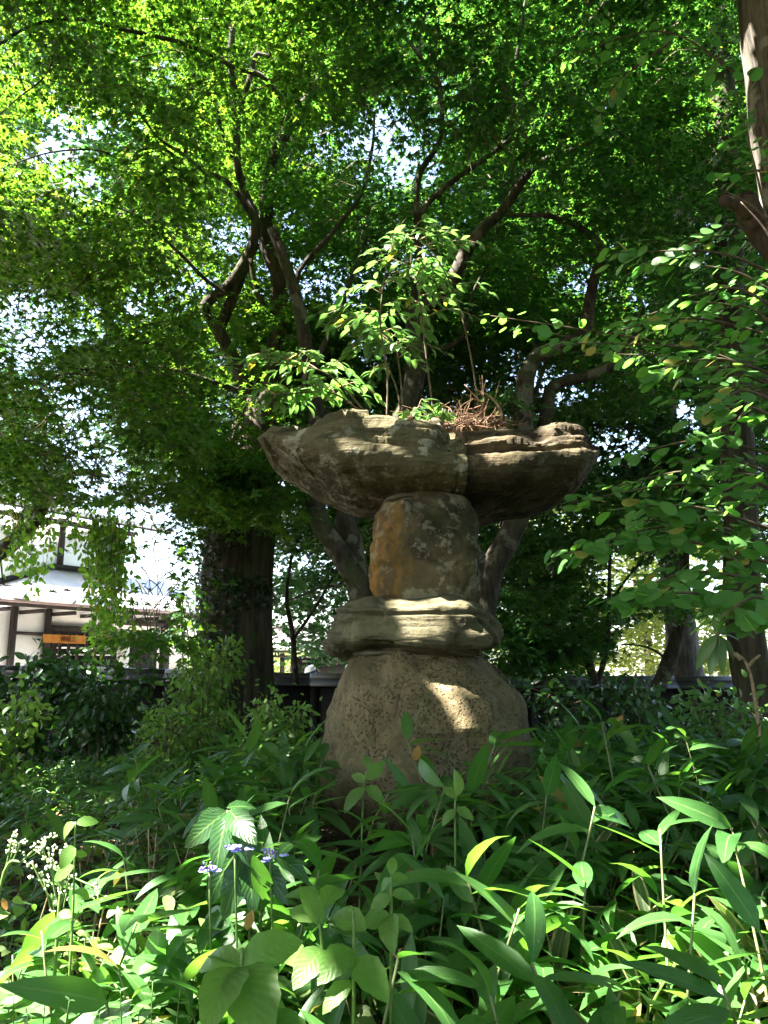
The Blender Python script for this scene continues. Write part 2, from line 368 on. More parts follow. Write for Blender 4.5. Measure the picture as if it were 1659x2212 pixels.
def lit_open(p, grow=1.0):
    """True where a canopy leaf would close one of the openings."""
    cut = np.zeros(len(p), bool)
    wob = 1 + 0.55 * vnoise(p * 3.0, 77)
    for q, r in zip(SPQ, SPR):
        d = p - q; a = d @ SUN; e = np.linalg.norm(d - a[:, None] * SUN, axis=1)
        cut |= (a > 0.45 + r) & (e < (r * 1.15 + 0.06) * grow * wob)
    return cut

# ------------------------------------------------------------------ leaf shapes (length 1 along +x, normal +z)
def star(lobes, notch, droop=0.12):
    if lobes == 7: ang = np.radians([-128, -84, -41, 0, 41, 84, 128]); ln = [0.34, 0.62, .86, 1, .86, .62, .34]
    elif lobes == 5: ang = np.radians([-108, -52, 0, 52, 108]); ln = [0.5, 0.84, 1, 0.84, 0.5]
    else: ang = np.radians([-75, 0, 75]); ln = [0.75, 1, 0.75]
    pts = [(-0.1, 0.0, 0)]
    for i in range(len(ang)):
        pts.append((ln[i] * math.cos(ang[i]), ln[i] * math.sin(ang[i]), -droop * ln[i]))
        if i < len(ang) - 1:
            a = (ang[i] + ang[i + 1]) / 2; r = notch * min(ln[i], ln[i + 1]); pts.append((r * math.cos(a), r * math.sin(a), 0.0))
    v = np.array(pts); n = len(v)
    f = [(0, i, i + 1) for i in range(1, n - 1)]
    return v, np.array(f)
def rays(n):
    a = np.radians({5: [-105, -52, 0, 52, 105], 3: [-65, 0, 65]}[n]); ln = {5: [.6, .9, 1.05, .9, .6], 3: [.85, 1.05, .85]}[n]; V = []; F = []
    for i, (t, l) in enumerate(zip(a, ln)):
        d = np.array([math.cos(t), math.sin(t), 0]); s = np.array([-d[1], d[0], 0]); w = .20 if n == 5 else .3
        V += [-.12 * d - w * .6 * s, -.12 * d + w * .6 * s, .36 * l * d + w * s * .9, l * d + [0, 0, -.14 * l]][:0] + [-.05 * d - w * s, -.05 * d + w * s, l * d + np.array([0, 0, -.16 * l])]; F.append((3 * i, 3 * i + 2, 3 * i + 1))
    return np.array(V), np.array(F)[:, [0, 1, 2]]
LF_m5 = rays(5); LF_m3 = rays(3)
LF_rh = (np.array([(-.1, 0, 0), (.42, -.36, -.05), (1, 0, -.12), (.42, .36, -.05)]), np.array([(0, 1, 2), (0, 2, 3)]))
LF_maple7 = star(7, 0.42); LF_maple5 = star(5, 0.42); LF_maple3 = star(3, 0.5)

def blade(w, seg=6, peak=0.4, fold=0.25, bend=0.5, wave=0.0, tip=1.0, serr=0.0):
    """A leaf blade with folded midrib, bent along its length; also gives across/along coordinates."""
    t = np.linspace(0, 1, seg + 1)
    s = np.where(t < peak, t / peak * 0.5, 0.5 + (t - peak) / (1 - peak) * 0.5)
    hw = w * 0.5 * np.sin(np.pi * s) ** (0.75 if tip == 1 else tip)
    hw[0] = w * 0.03; hw[-1] = 0.001
    ang = -bend * t * 1.1
    cx = np.concatenate([[0], np.cumsum(np.cos((ang[1:] + ang[:-1]) / 2) / seg)]); cz = np.concatenate([[0], np.cumsum(np.sin((ang[1:] + ang[:-1]) / 2) / seg)])
    V = []; U = []
    for i in range(seg + 1):
        sr = 1 + serr * (1 if i % 2 else -1) * (0 < i < seg)
        for a in (-1, 0, 1):
            V.append((cx[i] - math.sin(ang[i]) * 0, a * hw[i] * sr, cz[i] + abs(a) * hw[i] * fold + wave * math.sin(t[i] * 9 + a) * hw[i]))
            U.append((a, t[i]))
    V = np.array(V); F = []
    for i in range(seg):
        for c in (0, 1):
            a = i * 3 + c; F += [(a, a + 3, a + 4), (a, a + 4, a + 1)]
    return V, np.array(F), np.array(U)

def heart(n=12, bend=0.2):
    """Round heart-shaped leaf, stalk at the notch."""
    V = [(0, 0, 0)]; U = [(0, 0)]
    for i in range(n):
        a = np.pi - 2 * np.pi * (i + 0.5) / n
        r = 0.5 * (1 + 0.10 * math.cos(a) - 0.0)
        x = 0.42 + r * math.cos(a); y = 0.98 * r * math.sin(a)
        x += 0.06 * max(0, math.cos(a)) ** 6 - 0.05 * (abs(a) > 2.4)
        V.append((x, y, -bend * (x * x + y * y * 0.5))); U.append((y * 2, x))
    V = np.array(V); V[0] = (0.03, 0, 0.0)
    V = np.vstack([V, [(0.42, 0, -bend * 0.1)]]); U.append((0, .42)); c = n + 1
    F = [(c, i + 1, (i + 1) % n + 1) for i in range(n - 1)] + [(c, n, 0), (c, 0, 1)]
    return V, np.array(F)[:, [0, 2, 1]], np.array(U)

def frames(d, n):
    """Rotation matrices with x along d and z near n."""
    x = nrm(d); z = nrm(n - np.sum(n * x, -1, keepdims=True) * x); y = np.cross(z, x)
    return np.stack([x, y, z], -1)

def scatter(mb, leaf, pos, rot, size):
    v, f = leaf[0], leaf[1]; k = len(pos)
    if k == 0: return
    vv = np.einsum('kij,vj->kvi', rot, v) * np.asarray(size).reshape(-1, 1, 1) + pos[:, None]
    ff = f[None] + (np.arange(k) * len(v))[:, None, None]
    mb.add(vv.reshape(-1, 3), ff.reshape(-1, 3), np.tile(leaf[2], (k, 1)) if len(leaf) > 2 else None)

def spray_leaves(cent, rad, per, out_dir=None, tilt=0.25, jit=0.38, droop=0.35, seed=0):
    """Flat layered sprays: leaf positions, directions, normals."""
    g = np.random.default_rng(seed); n = len(cent)
    N = nrm(np.array([0, 0, 1.0]) + tilt * g.normal(size=(n, 3)))
    if out_dir is not None: N = nrm(N + 0.35 * out_dir)
    A = nrm(np.cross(N, g.normal(size=(n, 3)))); B = np.cross(N, A)
    k = per; r = np.sqrt(g.random((n, k))) ; th = g.random((n, k)) * 2 * np.pi
    # leaves follow a few twigs inside the spray instead of filling a disc evenly
    th = th + 0.5 * np.sin(th * 5 + g.random((n, 1)) * 6)
    ax = r * np.cos(th) * 1.25; bx = r * np.sin(th) * 0.8
    R_ = rad[:, None]
    p = cent[:, None] + A[:, None] * (ax * R_)[..., None] + B[:, None] * (bx * R_)[..., None]
    p[..., 2] -= droop * r * r * R_ * 0.6
    p = p + g.normal(size=p.shape) * 0.035
    d = A[:, None] * (ax + 0.5 * g.normal(size=ax.shape))[..., None] + B[:, None] * (bx + 0.5 * g.normal(size=ax.shape))[..., None]
    d = nrm(d); d[..., 2] -= 0.30
    nn = N[:, None] + jit * g.normal(size=p.shape)
    return p.reshape(-1, 3), d.reshape(-1, 3), nn.reshape(-1, 3)

# openings of sky in the crowns: (u, v, half width, half height)
GAPS = [(250, 270, 50, 35), (105, 300, 55, 45), (40, 740, 55, 50), (205, 1000, 55, 60), (330, 645, 50, 35), (420, 600, 40, 25), (830, 290, 45, 80), (720, 310, 45, 35), (690, 590, 55, 35),
        (1190, 830, 50, 35), (1250, 600, 50, 30), (780, 760, 30, 35), (885, 350, 50, 40), (965, 230, 30, 50), (1460, 900, 40, 25), (620, 1010, 25, 40), (480, 500, 45, 30), (360, 160, 30, 40),
        (1380, 640, 25, 30), (190, 400, 40, 30), (150, 690, 60, 40), (60, 640, 30, 40), (480, 760, 30, 25), (640, 480, 25, 20), (1120, 780, 25, 25), (1330, 940, 25, 15), (920, 560, 25, 20), (760, 640, 30, 40), (1390, 760, 30, 20), (1530, 540, 30, 30), (180, 870, 60, 30)]
def gap_drop(c, g, soft=1.0):
    u, v, f = UV(c); pr = np.zeros(len(c))
    for a, b, ru, rv in GAPS:
        q = ((u - a) / ru) ** 2 + ((v - b) / rv) ** 2
        pr = np.maximum(pr, np.clip(1.75 - q * 0.6, 0, 1) * soft)
    # the house and its bright roof stay visible at the left
    q = np.maximum(np.abs(u - 120) / 240, np.abs(v - 1225) / 130); pr = np.maximum(pr, np.clip((1.12 - q) * 8, 0, 0.93))
    return g.random(len(c)) < pr

def region(n, u0, u1, v0, v1, y0, y1, seed, thr=-0.25, fs=0.9, gaps=1.0, maxz=13.0):
    g = np.random.default_rng(seed)
    c = PV(g.uniform(u0, u1, n), g.uniform(v0, v1, n), y0 + (y1 - y0) * g.random(n))
    c = c[(c[:, 2] < maxz) & (c[:, 2] > ground_z(c[:, 0], c[:, 1]) + 0.5)]
    c = c[vnoise(c * fs, seed) > thr]
    if gaps: c = c[~gap_drop(c, g, gaps)]
    return c

def crown(parent, parts, leaf, size, mat, per, seed, limbs=None, rad=(0.35, 0.6), twigs=True, tilt=0.18, grow=1.0, twmat=None, leafgap=0.55, twd=.7, limbclear=0.0, leafwin=False):
    """Crown (one part made of countless leaves) and its twigs for a tree."""
    g = np.random.default_rng(seed + 100)
    c = np.vstack(parts); rr = g.uniform(*rad, len(c))
    p, d, n = spray_leaves(c, rr, per, tilt=tilt, seed=seed)
    sz = size * g.uniform(0.65, 1.2, len(p))
    k = ~lit_open(p, grow)
    if leafgap: k &= ~gap_drop(p, g, leafgap)
    if limbs is not None and limbclear:
        T = np.vstack([q for q in limbs if len(q) > 20]); tu, tv, tf = UV(T); pu, pv, pf = UV(p); nb = np.zeros(len(p), bool)
        for a, b, f_ in zip(tu, tv, tf): nb |= (np.abs(pu - a) < 15) & (np.abs(pv - b) < 15) & (pf < f_)
        k &= ~(nb & (g.random(len(p)) < limbclear))
    if leafwin:
        pu, pv, pf = UV(p)
        for a, b, ru, rv in ((630, 1432, 55, 30), (715, 1446, 45, 16), (1400, 1400, 75, 55), (1485, 1445, 45, 28), (1340, 1225, 30, 45)):
            k &= ~((((pu - a) / ru) ** 2 + ((pv - b) / rv) ** 2 < 1 + .5 * vnoise(p * 4, 6)) & (g.random(len(p)) < .9))
    p, d, n, sz = p[k], d[k], n[k], sz[k]
    mb = MB(); scatter(mb, leaf, p, frames(d, n), sz)
    o = mb.build('crown', mat, parent, smooth=False); o['kind'] = 'stuff'
    if twigs and limbs is not None:
        L = np.vstack(limbs); tb = MB()
        for q in c:
            dd = np.linalg.norm(L - q, axis=1); dd = dd + 1.5 * np.maximum(0, L[:, 2] - q[2] - 0.3)
            b = L[np.argmin(dd)]; ln = np.linalg.norm(q - b)
            if ln < 0.15: continue
            if ln > twd:
                hd = g.normal(size=3) * [1, 1, .25]; b = q + nrm((b - q) / ln + .7 * nrm(hd)) * min(.6, twd) * g.uniform(.5, 1)
            m_ = (b + q) / 2 + g.normal(size=3) * 0.05; m_[2] += 0.04
            e = q + (q - b) * 0.25 + g.normal(size=3) * 0.1
            tb.tube(catmull([b, m_, q, e], 2), np.linspace(0.0075, 0.002, 7), 3, cap=False)
        if tb.n:
            t = tb.build('twigs', twmat or M_twig, parent); t['kind'] = 'stuff'
    return o, len(p)

def limbs_of(paths, mb, sides=9, seed=0, rough=0.22, n=7):
    """paths: list of (list of (u, v, Y), width0, width1 in photo units)."""
    res = []
    for i, (pts, w0, w1) in enumerate(paths):
        q = catmull([P(*a) for a in pts], n)
        Ym = np.mean([a[2] for a in pts]); t = np.linspace(0, 1, len(q))
        r = (w0 * (1 - t) + w1 * t) / FOC * Ym * 0.5 * 1.03
        q = q + 0.02 * np.stack([fbm(q * 2.3, 2, seed + k + i) for k in range(3)], -1) * (t > 0.02)[:, None]
        mb.tube(q, r, sides, rough, seed + i); res.append(q)
    return res

# ================================================================== the stone lantern
def grid_normals(V, wrap=True):
    du = np.gradient(V, axis=0)
    dv = (np.roll(V, -1, 1) - np.roll(V, 1, 1)) if wrap else np.gradient(V, axis=1)
    return nrm(np.cross(dv, du))

def close_ends(V):
    """Rings drawn in to a point at both ends, so that the stone is closed."""
    a = V[:1].mean(1, keepdims=True); b = V[-1:].mean(1, keepdims=True)
    return np.concatenate([a + (V[:1] - a) * 0.02, a + (V[:1] - a) * 0.5, V, b + (V[-1:] - b) * 0.5, b + (V[-1:] - b) * 0.02], 0)

def loft(rows, nr, ns, expo=2.6, rot=0.0):
    """rows: (v, u left, u right, Y centre, half depth) from top to bottom."""
    rows = np.array(rows, float); t = np.linspace(0, 1, len(rows)); q = catmull(rows, max(2, nr // (len(rows) - 1)))
    th = np.linspace(0, 2 * np.pi, ns, endpoint=False)
    cs, sn = np.cos(th), np.sin(th); e = 2 / expo
    X, Yc, Z = [], [], []
    for v, ul, ur, yc, b in q:
        l = P(ul, v, yc); r = P(ur, v, yc); cx = (l[0] + r[0]) / 2; a = (r[0] - l[0]) / 2
        X.append(cx + a * np.sign(cs) * np.abs(cs) ** e); Yc.append(yc + b * np.sign(sn) * np.abs(sn) ** e); Z.append(np.full(ns, l[2]))
    return np.stack([np.array(X), np.array(Yc), np.array(Z)], -1)

def orient_out(V):
    n = grid_normals(V); c = V.mean((0, 1))
    return n if np.sum(n * (V - c)) > 0 else -n

def stone_mat(name, base, dark, pale, lichen_amt, dark_amt, seed=0.0, pits=False, ochre=False, strata=False, moss=0.25):
    m, nt, N, L = new_mat(name)
    n1 = noise(nt, 3.0, 6, 0.6); n2 = noise(nt, 9, 6, 0.62); n3 = noise(nt, 38, 5, 0.7)
    c = mixc(nt, ramp(nt, n2, 0.34, 0.68), base, tuple(x * 1.28 for x in base))
    c = mixc(nt, math_n(nt, 'MULTIPLY', ramp(nt, n1, 0.44, 0.60), dark_amt), c, dark)
    if ochre:
        t = N('ShaderNodeTexCoord'); s = N('ShaderNodeSeparateXYZ'); L(t.outputs['Object'], s.inputs[0])
        f = ramp(nt, math_n(nt, 'ADD', s.outputs[0], math_n(nt, 'MULTIPLY', noise(nt, 5, 6, .7), 0.75)), 0.42, 0.20)
        o_ = mixc(nt, ramp(nt, noise(nt, 7, 5, .6, (1.6, 1.6, .6)), 0.4, 0.62), (0.22, 0.115, 0.026), (0.10, 0.066, 0.03))
        c = mixc(nt, f, c, o_)
    lt = noise(nt, 6.5, 7, 0.68)
    c = mixc(nt, math_n(nt, 'MULTIPLY', ramp(nt, lt, 0.54, 0.585), lichen_amt), c, pale)
    c = mixc(nt, math_n(nt, 'MULTIPLY', ramp(nt, noise(nt, 4.2, 5), 0.52, 0.64), moss), c, (0.07, 0.075, 0.025))
    c = mixc(nt, math_n(nt, 'MULTIPLY', ramp(nt, n3, 0.42, 0.34), 0.35), c, dark)
    c = mixc(nt, math_n(nt, 'MULTIPLY', ramp(nt, noise(nt, 5, 5, .62, (1, 1, .13)), 0.5, 0.66), 0.55), c, tuple(x * .6 for x in base))
    h = math_n(nt, 'ADD', math_n(nt, 'MULTIPLY', n2, 1.0), math_n(nt, 'MULTIPLY', n3, 0.35))
    if strata:
        st = noise(nt, 5, 6, 0.65, (0.5, 0.5, 5)); h = math_n(nt, 'ADD', h, math_n(nt, 'MULTIPLY', st, 1.4))
        c = mixc(nt, math_n(nt, 'MULTIPLY', ramp(nt, st, 0.42, 0.33), 0.6), c, dark)
    if pits:
        t = N('ShaderNodeTexCoord'); w = N('ShaderNodeTexVoronoi'); w.inputs['Scale'].default_value = 62; L(t.outputs['Object'], w.inputs[0])
        pm = ramp(nt, w.outputs['Distance'], 0.15, 0.38); gate = ramp(nt, noise(nt, 5, 3), 0.34, 0.56)
        pv = math_n(nt, 'SUBTRACT', 1.0, math_n(nt, 'MULTIPLY', math_n(nt, 'SUBTRACT', 1.0, pm), gate))
        c = mixc(nt, math_n(nt, 'MULTIPLY', math_n(nt, 'SUBTRACT', 1.0, pv), 0.5), c, (0.10, 0.07, 0.04))
        h = math_n(nt, 'ADD', h, math_n(nt, 'MULTIPLY', pv, 1.6))
    out(nt, princ(nt, c, 0.9, 0.2, bump(nt, h, 0.9, 0.022))); return m

LB = P(915, 1700, 4.5); LB[2] = ground_z(LB[0], LB[1])
lantern = thing('stone_lantern', LB, 'mountain style garden lantern of stacked natural boulders under a huge cap slab', 'stone lantern')
M_base = stone_mat('porous_stone', (0.150, 0.118, 0.064), (0.06, 0.048, 0.027), (0.26, 0.225, 0.15), 0.3, 0.6, pits=True, moss=0.3)
M_coll = stone_mat('collar_stone', (0.115, 0.102, 0.058), (0.03, 0.025, 0.015), (0.22, 0.20, 0.13), 0.3, 0.5, strata=True, moss=0.2)
M_shaft = stone_mat('ochre_stone', (0.085, 0.067, 0.036), (0.02, 0.016, 0.01), (0.28, 0.255, 0.175), 0.5, 0.9, ochre=True, moss=0.35)
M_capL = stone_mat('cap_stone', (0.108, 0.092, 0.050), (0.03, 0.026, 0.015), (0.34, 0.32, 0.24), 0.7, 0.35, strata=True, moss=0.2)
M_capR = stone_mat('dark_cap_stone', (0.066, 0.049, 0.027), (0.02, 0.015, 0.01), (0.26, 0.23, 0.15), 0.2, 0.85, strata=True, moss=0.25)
M_mortar = simple('mortar', (0.10, 0.09, 0.058), 0.95, 0.1, 0.3, 12, 0.006)

# base boulder: porous, with real pits
rows = [(1395, 790, 1020, 4.62, .34), (1408, 765, 1036, 4.6, .40), (1430, 748, 1058, 4.6, .44), (1458, 736, 1084, 4.6, .50), (1511, 722, 1126, 4.6, .58), (1564, 708, 1140, 4.6, .62), (1616, 698, 1146, 4.6, .63),
        (1669, 691, 1146, 4.6, .62), (1722, 699, 1138, 4.6, .58), (1765, 727, 1104, 4.62, .50), (1800, 775, 1050, 4.65, .40), (1850, 830, 1000, 4.65, .30)]
V = close_ends(loft(rows, 140, 270, 2.5)); n = orient_out(V)
big = 0.075 * fbm(V * 1.5, 3, 21) + 0.035 * fbm(V * 4.5, 4, 22) + .04 * (worley(V * 3.1, 24)[1] - .5) * (V[..., 2] > 1.25)
groove = -0.018 * np.exp(-((V[..., 0] - P(805, 1550, 4.2)[0] - 0.05 * (V[..., 2] - 1.2)) / 0.045) ** 2) - 0.012 * np.exp(-((V[..., 0] - P(985, 1600, 4.2)[0] + .35 * (V[..., 2] - 1.1)) / 0.05) ** 2)
d1, id1 = worley(V * 27, 3); d2, id2 = worley(V * 48, 9)
gate = np.clip(0.65 + 1.2 * fbm(V * 2.2, 2, 31), 0, 1)
pit = -0.016 * np.clip(1 - d1 / 0.36, 0, 1) ** 0.6 * (id1 > 0.45) * gate - 0.009 * np.clip(1 - d2 / 0.40, 0, 1) ** 0.6 * (id2 > 0.3) * gate
V = V + n * (big + groove + pit)[..., None]
mb = MB(); mb.grid(V); mb.build('base_stone', M_base, lantern)

def ledge(V, amp, fz, seed, sx=1.3):
    s_ = fbm(np.stack([V[..., 0] * sx, V[..., 1] * sx, (V[..., 2] + 0.05 * fbm(V * 1.7, 2, seed + 5)) * fz], -1), 3, seed)
    return amp * (np.round(s_ * 5) / 5 * 0.65 + s_ * 0.35)

# collar slab with a crack
rows = [(1303, 775, 992, 4.62, .40), (1308, 756, 1008, 4.6, .45), (1320, 752, 1016, 4.58, .47), (1327, 734, 1032, 4.58, .50), (1356, 729, 1042, 4.58, .52), (1382, 718, 1062, 4.58, .54), (1400, 723, 1060, 4.58, .53), (1410, 744, 1040, 4.6, .48), (1416, 785, 1000, 4.62, .40)]
V = close_ends(loft(rows, 88, 260, 3.4)); n = orient_out(V)
zc = P(0, 1323, 4.1)[2] + 0.012 * fbm(V * 4, 2, 3) - 0.03 * (V[..., 0] - 0.0)
crack = -0.03 * np.exp(-((V[..., 2] - zc) / 0.007) ** 2)
V = V + n * (0.085 * fbm(V * 2.2, 4, 41) + ledge(V, 0.022, 9, 44) + 0.022 * fbm(V * 11, 4, 45) + .04 * (worley(V * [3, 3, 6], 46)[1] - .5) + crack)[..., None]
mb = MB(); mb.grid(V); mb.build('collar_stone', M_coll, lantern)
# rear shoulder of the collar at the right
rows = [(1330, 1000, 1055, 4.75, .18), (1352, 985, 1072, 4.75, .24), (1375, 985, 1080, 4.75, .26), (1400, 1000, 1062, 4.75, .22)]
V = close_ends(loft(rows, 24, 60, 2.6)); V = V + orient_out(V) * (0.03 * fbm(V * 5, 3, 47))[..., None]
mb = MB(); mb.grid(V); mb.build('collar_rear_stone', M_coll, lantern)

# standing stone of the light chamber
rows = [(1075, 845, 985, 4.58, .20), (1092, 832, 1003, 4.56, .26), (1119, 816, 1012, 4.55, .30), (1167, 808, 1020, 4.55, .33), (1220, 806, 1027, 4.55, .34), (1273, 808, 1025, 4.55, .34), (1305, 810, 1018, 4.55, .33), (1322, 815, 1010, 4.55, .30)]
V = close_ends(loft(rows, 90, 200, 3.2)); n = orient_out(V)
ridge = 0.05 * fbm(np.stack([V[..., 0] * 3.4 + V[..., 2] * 1.6, V[..., 1] * 3, V[..., 2] * 1.3], -1), 3, 51)
V = V + n * (ridge * 1.3 + 0.085 * (np.abs(fbm(V * 4.5, 4, 52)) - .15) + 0.03 * fbm(V * 11, 3, 54) + 0.012 * fbm(V * 26, 3, 53))[..., None]
mb = MB(); mb.grid(V); ob = mb.build('light_chamber_stone', M_shaft, None)
ob.location = P(880, 1210, 4.55)
ob.data.transform(Matrix.Translation(-ob.location)); ob.parent = lantern; ob.location = ob.location - lantern.location
for vv, ul, ur, yc, b, h in ((1309, 800, 1026, 4.55, .345, 7), (1088, 832, 1000, 4.56, .26, 8), (1412, 760, 1034, 4.6, .42, 8)):
    rows = [(vv - h, ul + 14, ur - 14, yc, b * .9), (vv - h * .4, ul, ur, yc, b), (vv + h * .5, ul - 4, ur + 4, yc, b * 1.02), (vv + h, ul + 10, ur - 10, yc, b * .95)]
    V = close_ends(loft(rows, 12, 120, 2.8)); V = V + orient_out(V) * (0.022 * fbm(V * 7, 3, int(vv)))[..., None]
    mb = MB(); mb.grid(V); mb.build('mortar_joint', M_mortar, lantern)

# cap slabs, lofted along their length
def slab(name, mat, us, top, bot, yc, b, seed, ns=160, nx=200, band=0.0):
    us = np.array(us, float); uu = np.linspace(us[0], us[-1], nx)
    ip = lambda a: np.interp(uu, us, np.array(a, float))
    T, B, YC, D = ip(top), ip(bot), ip(yc), ip(b)
    prof = np.array([(0.72, 0.02), (0.3, -0.02), (-0.25, 0.0), (-0.66, 0.04), (-0.88, 0.10), (-0.985, 0.22), (-1.0, 0.36), (-0.97, 0.47), (-0.92, 0.50), (-0.90, 0.62), (-0.84, 0.70), (-0.74, 0.74), (-0.70, 0.88), (-0.56, 0.97), (-0.25, 1.0), (0.25, 0.96), (0.75, 0.85), (1.0, 0.6), (1.0, 0.32), (0.92, 0.12)])
    pr = catmull(np.vstack([prof, prof[:1]]), 10)[:-1]
    k = np.linspace(0, len(pr), ns, endpoint=False); pr = np.stack([np.interp(k, np.arange(len(pr) + 1), np.append(pr[:, i], pr[0, i])) for i in (0, 1)], -1)
    V = np.zeros((nx, ns, 3))
    for i in range(nx):
        zt = P(uu[i], T[i], YC[i] - .55 * D[i])[2]; zb = P(uu[i], B[i], YC[i] + .45 * D[i])[2]
        V[i, :, 0] = P(uu[i], 1000, YC[i] - 0.2)[0]; V[i, :, 1] = YC[i] + pr[:, 0] * D[i]; V[i, :, 2] = zb + (zt - zb) * pr[:, 1]
    V = close_ends(V); n = orient_out(V)
    tt = np.concatenate([[pr[:, 1]] * len(V)]).reshape(len(V), ns)
    up = np.clip((tt - 0.38) / 0.15, 0, 1)
    zz = V[..., 2] + .05 * fbm(V * 2.2, 3, seed + 8) + .10 * V[..., 0] * (1 if seed < 70 else -.4)
    cr = vnoise(np.stack([V[..., 0] * 2.2, V[..., 1] * 2.2, np.floor(zz / .055)], -1), seed + 9)
    crack = -0.035 * np.exp(-(((zz / .055) % 1 - .5) / .12) ** 2) * np.clip(cr * 3 - .3, 0, 1) * (.04 + .96 * up)
    cell = worley(V * [2.6, 2.6, 7], seed + 12)[1] - .5
    disp = 0.05 * fbm(V * 1.7, 3, seed) + (0.12 + 0.88 * up) * (ledge(V, 0.06 if seed < 70 else 0.03, 11, seed + 2) + (.085 if seed < 70 else .035) * cell) + 0.016 * fbm(V * 13, 4, seed + 3) + band * up * fbm(V * 6, 3, seed + 6) + crack
    xn = P(960, 1000, 4.2)[0]; notch = -0.07 * up * np.exp(-((V[..., 0] - xn - .25 * (V[..., 2] - 2.75)) / .045) ** 2) - .012 * np.exp(-((V[..., 0] - xn - .06) / .012) ** 2)
    if seed > 70: disp = disp - .05 * up * np.clip(1 - (V[..., 0] - xn) / .35, 0, 1)
    en = np.clip(np.minimum(np.arange(len(V)), np.arange(len(V))[::-1] + 4) / 14, 0.08, 1)[:, None]
    V = V + n * ((disp + notch) * en)[..., None]
    mb = MB(); mb.grid(V); return mb.build(name, mat, lantern)
slab('cap_slab', M_capL,
     [557, 561, 572, 600, 640, 690, 740, 800, 860, 910, 945, 962, 975, 990],
     [956, 944, 934, 922, 915, 901, 888, 885, 889, 901, 908, 913, 930, 955],
     [984, 998, 1011, 1030, 1054, 1080, 1102, 1114, 1121, 1124, 1125, 1125, 1125, 1125],
     [4.75] * 14, [.24, .32, .40, .50, .58, .66, .72, .75, .76, .76, .75, .74, .73, .72], 61, band=0.03)
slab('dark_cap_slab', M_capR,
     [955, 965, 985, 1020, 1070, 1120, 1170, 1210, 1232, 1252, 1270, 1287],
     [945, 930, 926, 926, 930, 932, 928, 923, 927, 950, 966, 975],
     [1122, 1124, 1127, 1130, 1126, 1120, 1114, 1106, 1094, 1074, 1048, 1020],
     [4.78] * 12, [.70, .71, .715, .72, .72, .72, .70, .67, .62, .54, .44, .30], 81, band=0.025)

# ---- soil and dead roots on the cap
mb = MB(); g = np.random.default_rng(5)
for i in range(420):
    u = g.normal(1000, 45) if i % 3 else g.uniform(860, 1090); c = P(u, 921 - 12 * g.random(), 4.55 + .35 * g.random())
    d = nrm(g.normal(size=3) * [1, 1, .45]); ln = g.uniform(.05, .2)
    q = catmull([c, c + d * ln * .5 + [0, 0, .03 * g.random()], c + d * ln + g.normal(size=3) * .03], 3)
    mb.tube(q, np.linspace(.0035, .0015, len(q)), 4, cap=False)
tag(mb.build('dead_root_mat', M_root), 'tangle of brown dead roots and needles on the lantern cap', 'dead roots', kind='stuff')
mb = MB()
for i in range(7):
    p0 = P(985 + 3 * i % 9, 925, 4.16); pts = [p0 + [g.normal() * .012, -0.02, -0.07 * k * (1 + .1 * i)] + np.array([g.normal() * .012, 0, 0]) for k in range(4)]
    mb.tube(catmull(pts, 4), np.linspace(.006, .002, 13), 5)
tag(mb.build('hanging_root', M_root), 'strand of reddish roots hanging down the notch between the cap slabs', 'root', kind=None)
def twig_thing(name, label, trunk, seed, mat, n=10, ln=.22):
    g = np.random.default_rng(seed); q = catmull(trunk, 8); t = thing(name, q[0], label, 'dead twig')
    mb = MB(); mb.tube(q, np.linspace(.011, .004, len(q)), 6); mb.build('stem', mat, t)
    for i in range(n):
        b = q[int(len(q) * g.uniform(.3, .98))]; d = nrm(g.normal(size=3) * [1, .6, .7] + [0, 0, .3])
        k = catmull([b, b + d * ln * .5 * g.uniform(.5, 1) + [0, 0, -.01], b + d * ln * g.uniform(.7, 1.3)], 4)
        mb = MB(); mb.tube(k, np.linspace(.005, .0018, len(k)), 5); mb.build('branch', mat, t)
twig_thing('dead_twig', 'bare reddish dead twig fanning out at the top right of the cap', [P(1045, 928, 4.6), P(1040, 890, 4.58), P(1046, 862, 4.55), P(1036, 846, 4.55)], 3, M_root, 9, .15)
twig_thing('dead_twig', 'arched pale dry stem bending over the right end of the cap', [P(1078, 928, 4.65), P(1082, 890, 4.6), P(1060, 858, 4.6), P(1030, 842, 4.6)], 4, M_paletwig, 3, .1)

